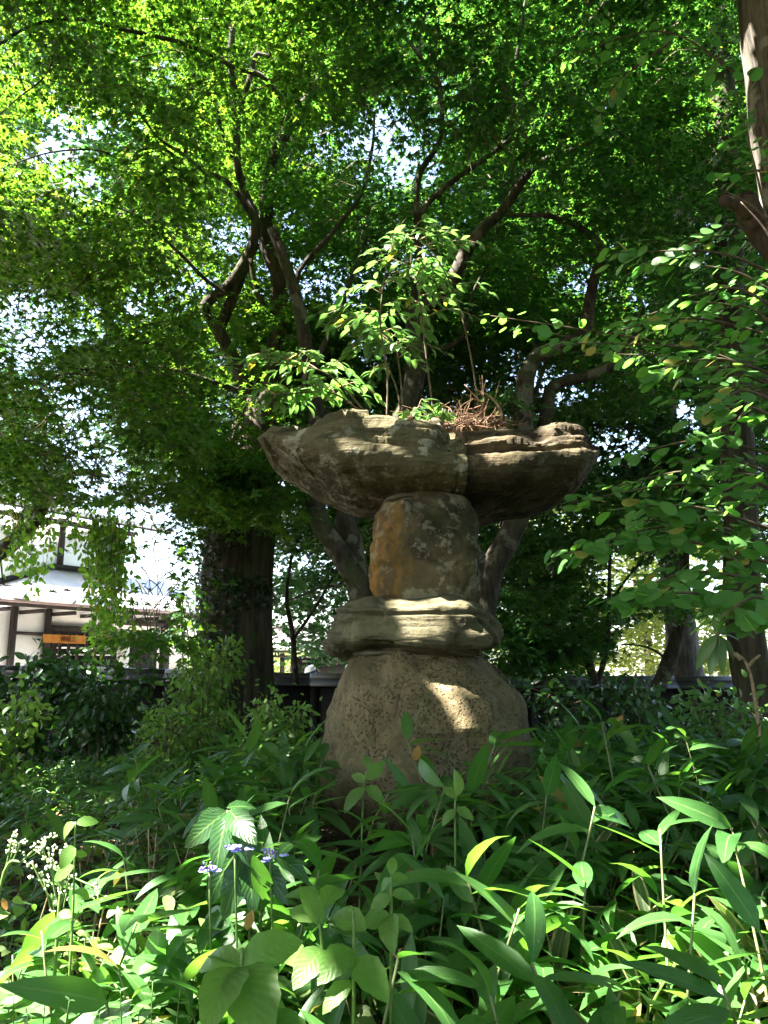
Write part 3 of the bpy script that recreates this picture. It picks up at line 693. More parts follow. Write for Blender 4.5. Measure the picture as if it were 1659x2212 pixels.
# ---- saplings growing on the cap
LF_sap = [blade(.42, 5, .4, .22, b) for b in (.3, .7, 1.0)]
sap_mesh = []
for l in LF_sap:
    mb = MB(); mb.add(l[0], l[1], l[2]); sap_mesh.append(mb.mesh('leaf', M_sp_o))
def mat4(pos, rot, s):
    m = Matrix.Identity(4)
    for i in range(3):
        for j in range(3): m[i][j] = float(rot[i, j]) * s
        m[i][3] = float(pos[i])
    return m
def sapling(label, stems, seed, nside, per, size, spread, top):
    g = np.random.default_rng(seed); base = stems[0][0]; t = thing('sapling', base, label, 'sapling')
    for st in stems:
        q = catmull(st, 8); mb = MB(); mb.tube(q, np.linspace(.007, .0025, len(q)), 6); mb.build('stem', M_twig, t)
        for i in range(nside):
            f = g.uniform(top, 1.0); b = q[min(len(q) - 1, int(f * (len(q) - 1)))]
            a = g.uniform(0, 2 * np.pi); ln = spread * g.uniform(.4, 1.0) * (1.25 - .5 * f)
            d = np.array([math.cos(a), .75 * math.sin(a), .05])
            k = catmull([b, b + d * ln * .5 + [0, 0, .05], b + d * ln + [0, 0, -.03]], 4)
            mb = MB(); mb.tube(k, np.linspace(.0035, .0015, len(k)), 4); mb.build('branch', M_paletwig, t)
            for j in range(per):
                p = k[min(len(k) - 1, int((j // 2 + 1) / (per / 2 + .5) * len(k)))] + g.normal(size=3) * .008
                sd = 1 if j % 2 else -1; dd = nrm(d + sd * .8 * np.array([-d[1], d[0], 0]) + [0, 0, -.25] + .25 * g.normal(size=3))
                if j == per - 1: dd = nrm(d + [0, 0, -.3])
                r = frames(dd, np.array([0, -.1, 1]) + .22 * g.normal(size=3))
                link('leaf', sap_mesh[g.integers(3)], t, mat4(p - base, r, size * g.uniform(.8, 1.3)))
sapling('upright sapling with three thin stems and a sunlit layered top above the cap', [[P(836, 905, 4.75), P(836, 800, 4.75), P(822, 700, 4.7), P(830, 600, 4.7), P(850, 530, 4.7)], [P(938, 905, 4.75), P(922, 780, 4.72), P(905, 640, 4.7), P(885, 560, 4.7)],
         [P(1040, 925, 4.7), P(1015, 760, 4.7), P(980, 630, 4.7), P(930, 540, 4.7), P(880, 505, 4.7)]], 11, 14, 8, .085, .46, .5)
sapling('low sapling arching out to the left over the cap edge, leaves sunlit', [[P(800, 905, 4.6), P(745, 840, 4.5), P(690, 800, 4.4), P(600, 785, 4.35), P(480, 790, 4.3)], [P(805, 907, 4.6), P(720, 850, 4.5), P(640, 850, 4.45), P(580, 855, 4.4)]], 12, 14, 9, .085, .32, .3)
sapling('tuft of small bright leaves at the foot of the stems on the cap', [[P(885, 908, 4.45), P(895, 893, 4.42), P(905, 880, 4.4)], [P(950, 910, 4.4), P(955, 898, 4.38), P(968, 888, 4.36)]], 13, 4, 6, .07, .12, .2)
sapling('lopsided sapling spreading to the left in mid height behind the arching one', [[P(870, 905, 4.85), P(850, 820, 4.9), P(800, 720, 4.95), P(740, 660, 5.0)], [P(872, 905, 4.85), P(862, 790, 4.9), P(845, 740, 4.9), P(790, 700, 4.95)]], 14, 12, 8, .095, .33, .4)

# ================================================================== trees
limbs_all = []
# --- T1: big ivy covered tree at the left with its maple crown
def tree(name, label, loc_uvY, cat='tree', group=None):
    p = P(*loc_uvY); p[2] = ground_z(p[0], p[1]); return thing(name, p, label, cat, group)
T1 = tree('maple_tree', 'large ivy covered tree with forked dark limbs at the left of the lantern', (512, 1500, 8.8))
mb = MB()
b0 = P(512, 1500, 8.8); b0[2] = ground_z(b0[0], b0[1]) - .1
q = catmull([b0, P(512, 1400, 8.8), P(514, 1250, 8.8), P(522, 1100, 8.75), P(545, 980, 8.7), P(580, 880, 8.65), P(592, 810, 8.6)], 9)
rr = np.interp(np.linspace(0, 1, len(q)), [0, .1, .5, .7, .85, 1], [.46, .40, .375, .33, .27, .15])
mb.tube(q, rr, 26, 0.10, 3); T1q, T1r = q, rr
L1 = limbs_of([
    ([(585, 900, 8.6), (592, 780, 8.5), (602, 675, 8.5), (600, 600, 8.4), (575, 520, 8.4), (577, 430, 8.3), (590, 345, 8.2), (618, 280, 8.1), (632, 240, 8.0)], 44, 24),
    ([(630, 245, 8.0), (665, 210, 8.0), (700, 150, 7.9), (722, 90, 7.8), (760, 10, 7.7), (790, -60, 7.6)], 18, 9),
    ([(628, 245, 8.0), (605, 210, 7.9), (565, 165, 7.8), (505, 145, 7.7), (455, 118, 7.5), (375, 88, 7.2), (270, 65, 7), (160, 40, 6.8), (60, 60, 6.6), (-20, 110, 6.5)], 16, 6),
    ([(560, 900, 8.6), (540, 850, 8.6), (505, 780, 8.5), (470, 715, 8.4), (446, 670, 8.3), (450, 650, 8.3), (500, 610, 8.3), (540, 545, 8.25), (552, 480, 8.2), (530, 420, 8.2), (512, 350, 8.1), (511, 240, 8.0), (496, 140, 7.9), (500, 60, 7.8)], 34, 14),
    ([(474, 712, 8.4), (500, 650, 8.35), (528, 580, 8.3), (550, 525, 8.25)], 26, 24),
    ([(520, 230, 8.0), (540, 165, 7.9), (552, 120, 7.9), (582, 124, 7.8)], 15, 8),
    ([(503, 340, 8.1), (480, 285, 8.0), (470, 230, 7.9), (465, 170, 7.8)], 10, 6),
    ([(445, 372, 8.0), (400, 335, 7.9), (345, 300, 7.7), (295, 240, 7.6)], 12, 5), ([(400, 335, 7.9), (415, 275, 7.8), (425, 200, 7.7)], 10, 5),
    ([(550, 480, 8.2), (500, 400, 8.1), (445, 372, 8.0)], 14, 12),
    ([(390, 345, 7.9), (345, 320, 7.8), (300, 325, 7.7), (275, 352, 7.6), (210, 325, 7.5), (120, 328, 7.4), (40, 350, 7.3)], 9, 3),
    ([(500, 640, 8.3), (440, 600, 8.2), (380, 540, 8.0), (300, 470, 7.8), (200, 430, 7.6)], 12, 4),
    ([(540, 850, 8.6), (470, 830, 8.4), (380, 800, 8.2), (280, 790, 7.9), (180, 800, 7.7)], 14, 4),
    ([(540, 560, 8.2), (560, 640, 8.3), (590, 690, 8.4)], 10, 14),
    ([(722, 90, 7.8), (690, 40, 7.7), (660, 0, 7.6)], 9, 6), ([(165, 45, 6.8), (100, 20, 6.7), (20, 50, 6.6)], 5, 3), ([(130, 70, 6.8), (100, 160, 6.7), (20, 230, 6.6)], 6, 3)], mb, 9, 10)
mb.build('trunk', M_barkB, T1)
limbs_all += L1
mb = MB(); g = np.random.default_rng(9)          # ivy over the lower trunk
k = 5200; i = g.integers(2, int(len(T1q) * .66), k); a = g.uniform(0, 2 * np.pi, k)
cov = vnoise(np.stack([np.cos(a) * 1.5, np.sin(a) * 1.5, i * .25], -1), 4) + .35 - .5 * (np.cos(a) > .1) > 0
i, a = i[cov], a[cov]; k = len(i)
nn = np.stack([np.cos(a), np.sin(a), np.zeros(k)], -1); p = T1q[i] + nn * (T1r[i] * 1.02 + .01 + .05 * g.random(k))[:, None] + [0, 0, 1] * g.normal(size=(k, 1)) * .06
scatter(mb, LF_maple3, p, frames(nrm(g.normal(size=(k, 3)) * [.5, .5, .3] + [0, 0, -1]), nn + .35 * g.normal(size=(k, 3))), .055 * g.uniform(.6, 1.3, k))
tag(mb.build('ivy', M_ivy, None, False), 'dark ivy climbing over the thick trunk at the left', 'ivy', kind='stuff')

c1 = [region(1130, -80, 420, -200, 1080, 5.6, 10.5, 201, -.25, gaps=.8), region(1050, 380, 800, -180, 1000, 8.3, 11.5, 206, -.25, gaps=.8), region(200, 300, 800, -150, 260, 5.6, 8, 207, -.15), region(70, 430, 600, 960, 1110, 6.6, 8.0, 202, -.5, gaps=.3), region(36, 310, 350, 1080, 1400, 7.4, 8.6, 203, -.5, gaps=0),
      region(40, 80, 340, 1020, 1120, 6.6, 8.4, 204, -.6, gaps=.25), region(14, 0, 110, 1100, 1160, 7, 8.5, 205, -.6, gaps=0)]
crown(T1, c1, LF_m5, .076, M_maple, 78, 301, L1, limbclear=.7)
# --- T2: many stemmed maple behind the lantern
T2 = tree('maple_tree', 'many stemmed maple spreading behind the stone lantern, smooth grey brown limbs', (905, 1480, 7.0))
mb = MB()
L2 = limbs_of([
    ([(880, 1480, 7.0), (845, 1370, 7.0), (800, 1300, 7.0), (740, 1205, 6.95), (692, 1125, 6.9), (675, 1020, 6.9), (684, 900, 6.9), (665, 800, 6.9), (655, 720, 6.9), (636, 630, 6.85), (606, 545, 6.8), (588, 495, 6.8)], 56, 22),
    ([(900, 1480, 7.05), (850, 1390, 7.05), (780, 1300, 7.05), (764, 1190, 7.05), (750, 1110, 7.1), (790, 1000, 7.2), (870, 900, 7.3), (896, 820, 7.3), (900, 740, 7.3), (893, 660, 7.3)], 50, 44),
    ([(893, 665, 7.3), (935, 655, 7.25), (982, 598, 7.2), (1003, 550, 7.2), (1039, 500, 7.1), (1079, 460, 7.1), (1109, 415, 7.0), (1135, 380, 6.9), (1160, 355, 6.9), (1220, 330, 6.8), (1290, 300, 6.7)], 38, 12),
    ([(893, 665, 7.3), (905, 560, 7.3), (900, 480, 7.3), (930, 430, 7.3), (1004, 375, 7.2), (1079, 320, 7.1), (1180, 245, 6.9), (1260, 190, 6.8)], 20, 7),
    ([(1079, 320, 7.1), (1104, 260, 7.1), (1110, 160, 7.0), (1124, 70, 6.9), (1140, -20, 6.8)], 14, 6), ([(1108, 215, 7.1), (1179, 145, 7.0), (1279, 40, 6.9), (1320, -20, 6.8)], 11, 6),
    ([(900, 480, 7.3), (906, 380, 7.2), (950, 300, 7.1), (949, 190, 7.0), (924, 150, 7.0), (885, 90, 6.9), (829, 35, 6.8), (780, 0, 6.8)], 15, 8), ([(948, 195, 7.0), (915, 175, 7.0), (860, 180, 7), (800, 200, 7)], 8, 3), ([(949, 190, 7), (1004, 180, 6.9), (1034, 145, 6.9), (1080, 100, 6.8)], 8, 4), ([(910, 140, 7), (908, 80, 6.9), (930, 0, 6.8)], 9, 6),
    ([(950, 1480, 7.0), (1010, 1390, 7.0), (1042, 1320, 7.0), (1062, 1230, 7.0), (1118, 1118, 7.0), (1135, 1010, 7.0), (1131, 900, 7.0), (1137, 810, 7.0), (1160, 770, 7.0), (1215, 750, 6.95), (1262, 715, 6.9), (1274, 650, 6.9), (1292, 580, 6.85), (1303, 540, 6.8), (1255, 495, 6.7), (1190, 468, 6.6), (1100, 462, 6.5)], 64, 8),
    ([(1165, 985, 7.1), (1180, 900, 7.1), (1196, 835, 7.1), (1270, 810, 7.0), (1330, 785, 6.9), (1345, 750, 6.9), (1400, 700, 6.8)], 38, 8),
    ([(1120, 1118, 7.05), (1150, 1050, 7.1), (1165, 985, 7.1)], 40, 38), ([(1160, 890, 7.15), (1150, 860, 7.15), (1162, 830, 7.15), (1185, 770, 7.2)], 14, 8),
    ([(900, 740, 7.3), (950, 755, 7.3), (1000, 725, 7.3), (1020, 640, 7.2), (1060, 560, 7.1)], 14, 6),
    ([(752, 1225, 6.95), (735, 1262, 6.9), (690, 1272, 6.8), (645, 1288, 6.7), (620, 1297, 6.7)], 8, 3),
    ([(655, 720, 6.9), (640, 600, 7.0), (720, 500, 7.1), (780, 420, 7.2), (800, 340, 7.3), (810, 250, 7.3)], 14, 6),
    ([(670, 800, 6.9), (720, 700, 7.0), (760, 600, 7.2), (790, 520, 7.4)], 14, 7)], mb, 9, 40)
mb.build('trunk', M_barkA, T2); limbs_all += L2
c2 = [region(1320, 620, 1480, -180, 800, 7.4, 10.8, 211, -.22, gaps=.8), region(240, 700, 1480, -150, 330, 5.4, 7.2, 214, -.1), region(150, 640, 1250, 640, 900, 7.8, 10, 212, -.3), region(70, 1000, 1400, 560, 900, 6.2, 9, 213, -.4)]
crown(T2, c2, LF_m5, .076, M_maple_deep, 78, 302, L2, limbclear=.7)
# --- understory maples at the right and behind the lantern
T6 = tree('understory_maple', 'slender maple sapling with leaning dark stems behind the right of the lantern', (1260, 1470, 9.0))
mb = MB()
L6 = limbs_of([([(1285, 1480, 9), (1253, 1360, 9), (1201, 1284, 9), (1157, 1199, 8.9), (1127, 1143, 8.8), (1105, 1080, 8.7)], 20, 8), ([(1290, 1480, 9.1), (1312, 1390, 9.1), (1318, 1270, 9.1), (1320, 1150, 9)], 13, 6), ([(1230, 1320, 9), (1180, 1350, 9), (1150, 1300, 8.9)], 8, 4),
                ([(1318, 1300, 9.1), (1370, 1230, 9), (1430, 1190, 9)], 7, 3), ([(1150, 1200, 8.9), (1170, 1130, 8.9), (1180, 1050, 8.8)], 8, 4), ([(1165, 1480, 9.2), (1150, 1430, 9.2), (1165, 1360, 9.2)], 26, 14)], mb, 7, 70)
mb.build('trunk', M_barkA, T6)
c6 = [region(190, 1080, 1480, 1030, 1420, 7.9, 10, 221, -.15, gaps=0), region(60, 1080, 1260, 1230, 1460, 8, 9.8, 222, -.5, gaps=0)]
def light_window(cs, spots, g):
    res = []
    for c in cs:
        u, v, f = UV(c); pr = np.zeros(len(c))
        for a, b, ru, rv in spots: pr = np.maximum(pr, np.clip(1.8 - ((u - a) / ru) ** 2 - ((v - b) / rv) ** 2, 0, 1))
        res.append(c[g.random(len(c)) > pr])
    return res
WIN = [(1400, 1400, 75, 60), (1360, 1240, 50, 60), (1520, 1220, 60, 60), (1150, 1110, 70, 25), (1560, 1400, 40, 60), (600, 1420, 40, 35), (700, 1445, 45, 20), (1480, 1180, 40, 30), (1250, 1120, 40, 30), (640, 1350, 30, 20)]
gW = np.random.default_rng(2)
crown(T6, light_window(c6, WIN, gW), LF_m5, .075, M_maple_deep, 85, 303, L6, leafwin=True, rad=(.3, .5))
T7 = tree('understory_maple', 'low dark maple filling the shade between ivy trunk and lantern', (690, 1470, 9.6))
mb = MB()
L7 = limbs_of([([(640, 1480, 9.6), (634, 1380, 9.6), (620, 1290, 9.5), (630, 1200, 9.4)], 14, 6), ([(634, 1380, 9.6), (690, 1300, 9.5), (740, 1200, 9.4)], 8, 4)], mb, 7, 75)
mb.build('trunk', M_barkA, T7)
c7 = [region(240, 585, 1100, 1000, 1440, 8.6, 10.6, 231, -.2, gaps=0)]
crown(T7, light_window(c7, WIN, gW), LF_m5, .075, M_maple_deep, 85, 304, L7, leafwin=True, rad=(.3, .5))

# --- right hand trunks
T3 = tree('tall_tree', 'pale grey straight trunk standing beyond the black wall at the right', (1480, 1470, 12.8))
mb = MB(); L3 = limbs_of([([(1490, 1500, 12.8), (1478, 1420, 12.8), (1462, 1300, 12.8), (1452, 1150, 12.8), (1440, 950, 12.7), (1425, 700, 12.5), (1400, 400, 12.2)], 74, 36), ([(1440, 950, 12.7), (1380, 850, 12.6), (1300, 760, 12.4)], 18, 8), ([(1430, 760, 12.6), (1480, 600, 12.3), (1540, 480, 12)], 18, 8)], mb, 14, 80, .12)
mb.build('trunk', M_barkD, T3)
c3 = [region(520, 1080, 1800, 300, 1180, 9.5, 14, 241, -.2, maxz=16)]
crown(T3, light_window(c3, WIN, gW), LF_m3, .11, M_maple_far, 90, 305, L3, leafwin=True, rad=(.45, .75))
T8 = tree('leaning_tree', 'thin curved brown trunk leaning in front of the grey trunk', (1440, 1480, 10.4))
mb = MB(); L8 = limbs_of([([(1420, 1490, 10.4), (1448, 1420, 10.4), (1470, 1330, 10.4), (1478, 1220, 10.4), (1474, 1120, 10.3), (1480, 980, 10.2)], 34, 16), ([(1450, 1430, 10.4), (1400, 1400, 10.3), (1340, 1390, 10.2)], 6, 3), ([(1476, 1150, 10.3), (1420, 1110, 10.2), (1390, 1160, 10.1)], 9, 4)], mb, 9, 84)
mb.build('trunk', M_barkA, T8)
c8 = [region(90, 1300, 1640, 900, 1330, 9.4, 11.2, 242, -.3, gaps=0)]
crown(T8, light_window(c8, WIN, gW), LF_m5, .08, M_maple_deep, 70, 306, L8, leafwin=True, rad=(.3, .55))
T4 = tree('tall_tree', 'dark trunk behind the round leaved branches at the far right, sunlit high up', (1612, 1480, 7.2))
mb = MB(); b0 = P(1625, 1480, 7.2); L4 = limbs_of([([(1640, 1580, 7.2), (1628, 1480, 7.2), (1606, 1300, 7.2), (1600, 1120, 7.2), (1590, 900, 7.15), (1580, 700, 7.1), (1572, 500, 7.05), (1566, 300, 7.0), (1560, 150, 6.95), (1556, 0, 6.9), (1550, -150, 6.8)], 84, 48), ([(1572, 430, 7.05), (1520, 440, 7), (1440, 430, 6.9)], 10, 4), ([(1566, 330, 7), (1555, 320, 6.95), (1540, 315, 6.9)], 16, 12)], mb, 18, 90, .14)
mb.build('trunk', M_barkB, T4)
c4 = [region(320, 1200, 1750, -180, 560, 5.8, 9.5, 251, -.2), region(120, 1480, 1800, 500, 1100, 7.5, 10, 252, -.1)]
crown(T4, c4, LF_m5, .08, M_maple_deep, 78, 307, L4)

# --- katsura tree at the right edge, peeling bark, broken limb, round leaves
T5 = tree('katsura_tree', 'large peeling trunk at the right edge with a broken limb and round leaves', (1890, 1500, 3.9))
T5loc = np.array(T5.location)
mb = MB(); q = catmull([(T5loc[0] + .02, T5loc[1], T5loc[2] - .1), P(1880, 1100, 4.0), P(1812, 700, 4.1), P(1758, 450, 4.2), P(1718, 275, 4.2), P(1697, 137, 4.2), P(1678, 0, 4.2), P(1668, -200, 4.2)], 14)
mb.tube(q, np.interp(np.linspace(0, 1, len(q)), [0, .3, 1], [.32, .27, .215]), 30, .16, 5); T5q = q
mb.build('trunk', M_barkC, T5)
mb = MB(); s1 = catmull([P(1800, 700, 4.05), P(1735, 640, 3.95), P(1680, 545, 3.85), P(1630, 480, 3.78), P(1612, 440, 3.75), P(1608, 424, 3.75)], 6)
mb.tube(s1, np.interp(np.linspace(0, 1, len(s1)), [0, .8, 1], [.09, .062, .048]), 12, .3, 7)
s2 = catmull([P(1618, 462, 3.74), P(1590, 445, 3.70), P(1560, 432, 3.66)], 5); mb.tube(s2, np.linspace(.042, .026, len(s2)), 10, .35, 8)
mb.build('broken_limb', bark_mat('broken_wood', (0.025, 0.018, 0.013), (0.085, 0.055, 0.038), 14, (1, 1, .3), .02), T5)
HL = [heart(12, b) for b in (.1, .3, .5)]; kat_mesh = []
for l in HL:
    mb = MB(); mb.add(*l); kat_mesh.append(mb.mesh('leaf', M_kat_o))
g = np.random.default_rng(17); KL = []; kb = MB()
KB = [((1720, 800, 4.3), (1400, 745, 4.25), (1060, 682, 4.2), 24, .066), ((1720, 740, 3.8), (1500, 700, 3.75), (1285, 725, 3.6), 30, .075), ((1720, 860, 3.7), (1520, 770, 3.6), (1200, 740, 3.5), 32, .072), ((1720, 830, 3.2), (1560, 790, 3.15), (1420, 800, 3.1), 26, .075),
      ((1720, 1000, 3.5), (1540, 965, 3.4), (1380, 975, 3.3), 20, .08), ((1720, 1080, 3.9), (1480, 1060, 3.8), (1230, 1085, 3.7), 30, .075), ((1720, 1160, 3.3), (1500, 1110, 3.2), (1330, 1100, 3.1), 26, .08), ((1720, 1230, 3.4), (1450, 1180, 3.2), (1225, 1195, 3.05), 44, .085),
      ((1720, 1330, 2.9), (1500, 1300, 2.75), (1335, 1300, 2.65), 46, .078), ((1720, 1330, 2.6), (1640, 1310, 2.5), (1560, 1330, 2.4), 16, .085), ((1720, 620, 3.6), (1560, 560, 3.5), (1330, 545, 3.4), 34, .075), ((1720, 560, 4.0), (1560, 520, 4.0), (1380, 575, 3.9), 26, .075),
      ((1720, 700, 3.0), (1600, 640, 2.95), (1490, 640, 2.9), 20, .07), ((1720, 900, 2.9), (1610, 860, 2.85), (1520, 900, 2.8), 20, .075), ((1720, 950, 3.6), (1600, 880, 3.5), (1450, 860, 3.4), 24, .075), ((1720, 1260, 3.6), (1600, 1180, 3.5), (1500, 1130, 3.4), 24, .08),
      ((1720, 1120, 2.8), (1640, 1060, 2.75), (1560, 1060, 2.7), 18, .075), ((1700, 700, 3.4), (1650, 450, 3.35), (1585, 180, 3.3), 26, .07), ((1720, 560, 3.2), (1640, 470, 3.2), (1540, 400, 3.15), 18, .07), ((1720, 1040, 3.9), (1600, 1010, 3.9), (1480, 1040, 3.8), 22, .075),
      ((1720, 460, 3.6), (1640, 380, 3.6), (1560, 420, 3.6), 12, .07), ((1700, 250, 4.6), (1450, 80, 4.8), (1230, 120, 5), 26, .085), ((1450, 90, 4.8), (1330, 190, 4.9), (1290, 270, 4.9), 16, .085), ((1720, 770, 4.6), (1560, 730, 4.6), (1420, 690, 4.6), 24, .075), ((1720, 1400, 3.1), (1620, 1260, 3.0), (1560, 1180, 3.0), 20, .075)]
KB = KB + [((1720, b_[0][1] + dv, b_[0][2] + .25), (b_[1][0] + 20, b_[1][1] + dv * .8, b_[1][2] + .25), (b_[2][0] + 60, b_[2][1] + dv * .6, b_[2][2] + .3), int(b_[3] * .8), b_[4]) for b_, dv in zip(KB[:19], [40, -45, 35, 30, 45, -40, 40, -35, -60, 40, 45, -30, 50, 45, -40, 50, 40, 60, 60])]
for i, (a, b, c, nl, sz) in enumerate(KB):
    qq = catmull([P(*a), P(*b) + [0, 0, .03], P(*c)], 10); kb.tube(qq, np.linspace(.009, .0025, len(qq)), 5)
    D = nrm(qq[-1] - qq[0]); side = nrm(np.cross([0, 0, 1.0], D))
    for j in range(int(nl * 1.6)):
        f = g.uniform(.2, 1.02); p = qq[min(len(qq) - 1, int(f * len(qq)))]
        lat = g.uniform(-1, 1) * .17 * (1.1 - .6 * f)
        p = p + side * lat + g.normal(size=3) * [.02, .02, .018]
        d = nrm(D * .7 + side * np.sign(lat + 1e-6) * .8 + [0, 0, -.28] + .25 * g.normal(size=3))
        nn = nrm(np.array([0.0, -.45, .9]) + .2 * g.normal(size=3) + (.5 * g.normal(size=3) if g.random() < .2 else 0))
        uu, vv, ff = UV(p)
        if uu > 1535 and 395 < vv < 575 and p[1] < 3.9: continue
        KL.append((p, d, nn, sz * .78 * g.uniform(.6, 1.25)))
tw = kb.build('branches', M_twig, T5); tw['kind'] = 'stuff'
KL.sort(key=lambda a: -a[3] / a[0][1]); mb = MB()
for i, (p, d, nn, s_) in enumerate(KL):
    r = frames(d, nn)
    if i < 290: link('leaf', kat_mesh[i % 3], T5, mat4(p - T5loc, r, s_))
    else: scatter(mb, HL[i % 3], p[None], r[None], np.array([s_]))
o = mb.build('foliage', M_kat_i, T5); o['kind'] = 'stuff'

# --- unseen canopy added overhead and behind the camera to throw the shade
T9 = thing('overhead_shade_tree', (-5.6, -1.2, float(ground_z(-5.6, -1.2))), 'unseen tall tree added so that its high crown shades the undergrowth', 'tree')
mb = MB(); L9 = []
for pts, r0, r1 in (([(-5.6, -1.2, -.1), (-5.5, -1.1, 2.5), (-5.2, -.8, 5.0), (-4.9, -.4, 7.6)], .28, .12), ([(-5.2, -.8, 5), (-4, .6, 6.4), (-2.6, 2, 7.2), (-1.5, 3.0, 7.6)], .12, .03), ([(-5.3, -.9, 4.4), (-6.5, 1.5, 6), (-7.5, 4, 7), (-8, 6, 7.4)], .12, .03), ([(-5.1, -.7, 5.6), (-3, -1.5, 7), (-1, -1.5, 7.4)], .09, .03), ([(-4, .6, 6.4), (-4.2, 2.5, 7.4), (-4.4, 4.5, 7.8)], .07, .03)):
    qq = catmull(pts, 8); mb.tube(qq, np.linspace(r0, r1, len(qq)), 10, .2, 3); L9.append(qq)
mb.build('trunk', M_barkB, T9)
g = np.random.default_rng(31); n = 36000
pp = np.stack([g.uniform(-11, 3.2, n), g.uniform(-3.5, 9.5, n), 6.1 + 2.2 * g.random(n)], -1)
n2 = 8500; p2 = np.stack([g.uniform(-13, 5, n2), g.uniform(-2, 10.5, n2), 9.2 + 2.4 * g.random(n2)], -1); pp = np.vstack([pp, p2])
pp = pp[fbm(pp * .7, 3, 8) > -.5]
u, v, f = UV(pp); inside = (f > .1) & (u > -160) & (u < 1820) & (v > -150) & (v < 2300)
pp = pp[~inside]; pp = pp[~lit_open(pp, 1.0)]; k = len(pp)
mb = MB(); scatter(mb, LF_rh, pp, frames(nrm(g.normal(size=(k, 3)) * [1, 1, .3]), np.array([0, 0, 1]) + .35 * g.normal(size=(k, 3))), .30 * g.uniform(.6, 1.3, k))
o = mb.build('crown', M_over, T9, False); o['kind'] = 'stuff'

def screen_tree(x, y, h, w, seed, label):  # unseen trees, added around the viewer to hold back sky light
    b = np.array([x, y, float(ground_z(x, y))]); t = thing('added_shade_tree', b, label, 'tree'); g = np.random.default_rng(seed)
    q = catmull([b, b + [.1, 0, h * .4], b + [-.1, .1, h * .85]], 6); mb = MB(); mb.tube(q, np.linspace(.2, .04, len(q)), 9, .2, seed); mb.build('trunk', M_barkA, t)
    n = 5200; p = b + np.stack([g.normal(size=n) * w, g.normal(size=n) * w, h * g.uniform(.12, 1.05, n)], -1); p = p[fbm(p * .8, 3, seed) > -.3]
    u, v, f = UV(p); ins = (f > .1) & (u > -260) & (u < 1920) & (v > -200) & (v < 2300); p = p[~ins & ~lit_open(p)]; k = len(p)
    mb = MB(); scatter(mb, LF_maple3, p, frames(nrm(g.normal(size=(k, 3)) * [1, 1, .4]), np.array([0, 0, 1]) + .5 * g.normal(size=(k, 3))), .26 * g.uniform(.6, 1.3, k))
    o = mb.build('crown', M_over, t, False); o['kind'] = 'stuff'
for i, (x, y, h, w, lb) in enumerate([(-8.5, 2.5, 8, 1.3, 'unseen tree added outside the left edge beside the slope to cut sky light'), (6.2, 1.0, 8, 1.3, 'unseen tree added outside the right edge by the katsura to cut sky light'), (3.5, -5.5, 8, 1.6, 'unseen tree added behind the viewer to the right to cut sky light'), (-3.0, -7.0, 8, 1.8, 'unseen tree added behind the viewer to the left to cut sky light'), (8.5, 5.5, 9, 1.5, 'unseen tree added beyond the right edge near the wall to cut sky light')]):
    screen_tree(x, y, h, w, 500 + i, lb)

# ================================================================== house at the left
A2 = P(0, 1453, 17.0)[:2]; B2 = P(324, 1453, 20.2)[:2]; HE = nrm(B2 - A2); HN = np.array([HE[1], -HE[0]])
if HN @ A2 > 0: HN = -HN
def SZ(u, v, off=0.0):
    """Along-wall distance and height of the wall point seen at (u, v)."""
    r = P(u, v, 1.0) - [0, 0, EYE]; a = A2 + HN * off
    M = np.array([[r[0], -HE[0]], [r[1], -HE[1]]]); t, s = np.linalg.solve(M, a)
    return s, EYE + t * r[2]
def HP(s, z, off): p = A2 + HE * s + HN * off; return np.array([p[0], p[1], z])
def hbox(mb, s0, s1, z0, z1, o0, o1, z0b=None, z1b=None):
    z0b = z0 if z0b is None else z0b; z1b = z1 if z1b is None else z1b
    mb.hexa([HP(s0, z0, o1), HP(s1, z0b, o1), HP(s1, z0b, o0), HP(s0, z0, o0)], [HP(s0, z1, o1), HP(s1, z1b, o1), HP(s1, z1b, o0), HP(s0, z1, o0)])
def part(name, mat, parent, *boxes):
    mb = MB()
    for b in boxes: hbox(mb, *b)
    return mb.build(name, mat, parent, smooth=False)
M_plaster = simple('white_plaster', (0.86, 0.85, 0.83), 0.9, 0.2, 0.05, 3, .002)
M_timber = simple('dark_timber', (0.035, 0.028, 0.026), 0.75, 0.3, 0.35, 9, .004, stretch=(1, 1, .2))
M_metal = simple('metal_roof', (0.50, 0.51, 0.54), 0.38, 0.5, 0.06, 2, .001)
M_dark = simple('interior_shade', (0.02, 0.018, 0.016), 0.9, 0.1, 0.2)
M_ochre = simple('ochre_wall', (0.46, 0.30, 0.13), 0.9, 0.1, 0.2, 4)
M_orange_cloth = simple('orange_cloth', (0.34, 0.145, 0.035), 0.9, 0.1, 0.15, 10)
M_ink = simple('ink', (0.05, 0.015, 0.01), 0.9, 0.1, 0.1)
gz = float(ground_z(-8, 18))
house = thing('house', HP(2, gz, 0), 'white plastered two storey house with dark timbers and a bright metal roof', 'house')
sL, _ = SZ(-160, 1400); sR, _ = SZ(395, 1400)
zw = SZ(0, 1300)[1] + .25
part('lower_wall', M_plaster, house, (sL, SZ(97, 1400)[0], gz - .2, zw, -.25, 0), (SZ(97, 1400)[0], sR, SZ(140, 1352)[1], zw, -.25, 0), (SZ(267, 1400)[0], SZ(280, 1400)[0], gz - .2, SZ(140, 1352)[1], -.25, 0))
part('interior_shade_sheet', M_dark, house, (SZ(97, 1400)[0], sR, gz - .2, SZ(140, 1352)[1], -1.2, -1.0))  # near-black sheet standing in for the shade of the room inside
part('ochre_wall', M_ochre, house, (SZ(250, 1400)[0], SZ(350, 1400)[0], SZ(300, 1384)[1], SZ(300, 1348)[1] - .02, -.9, -.5))
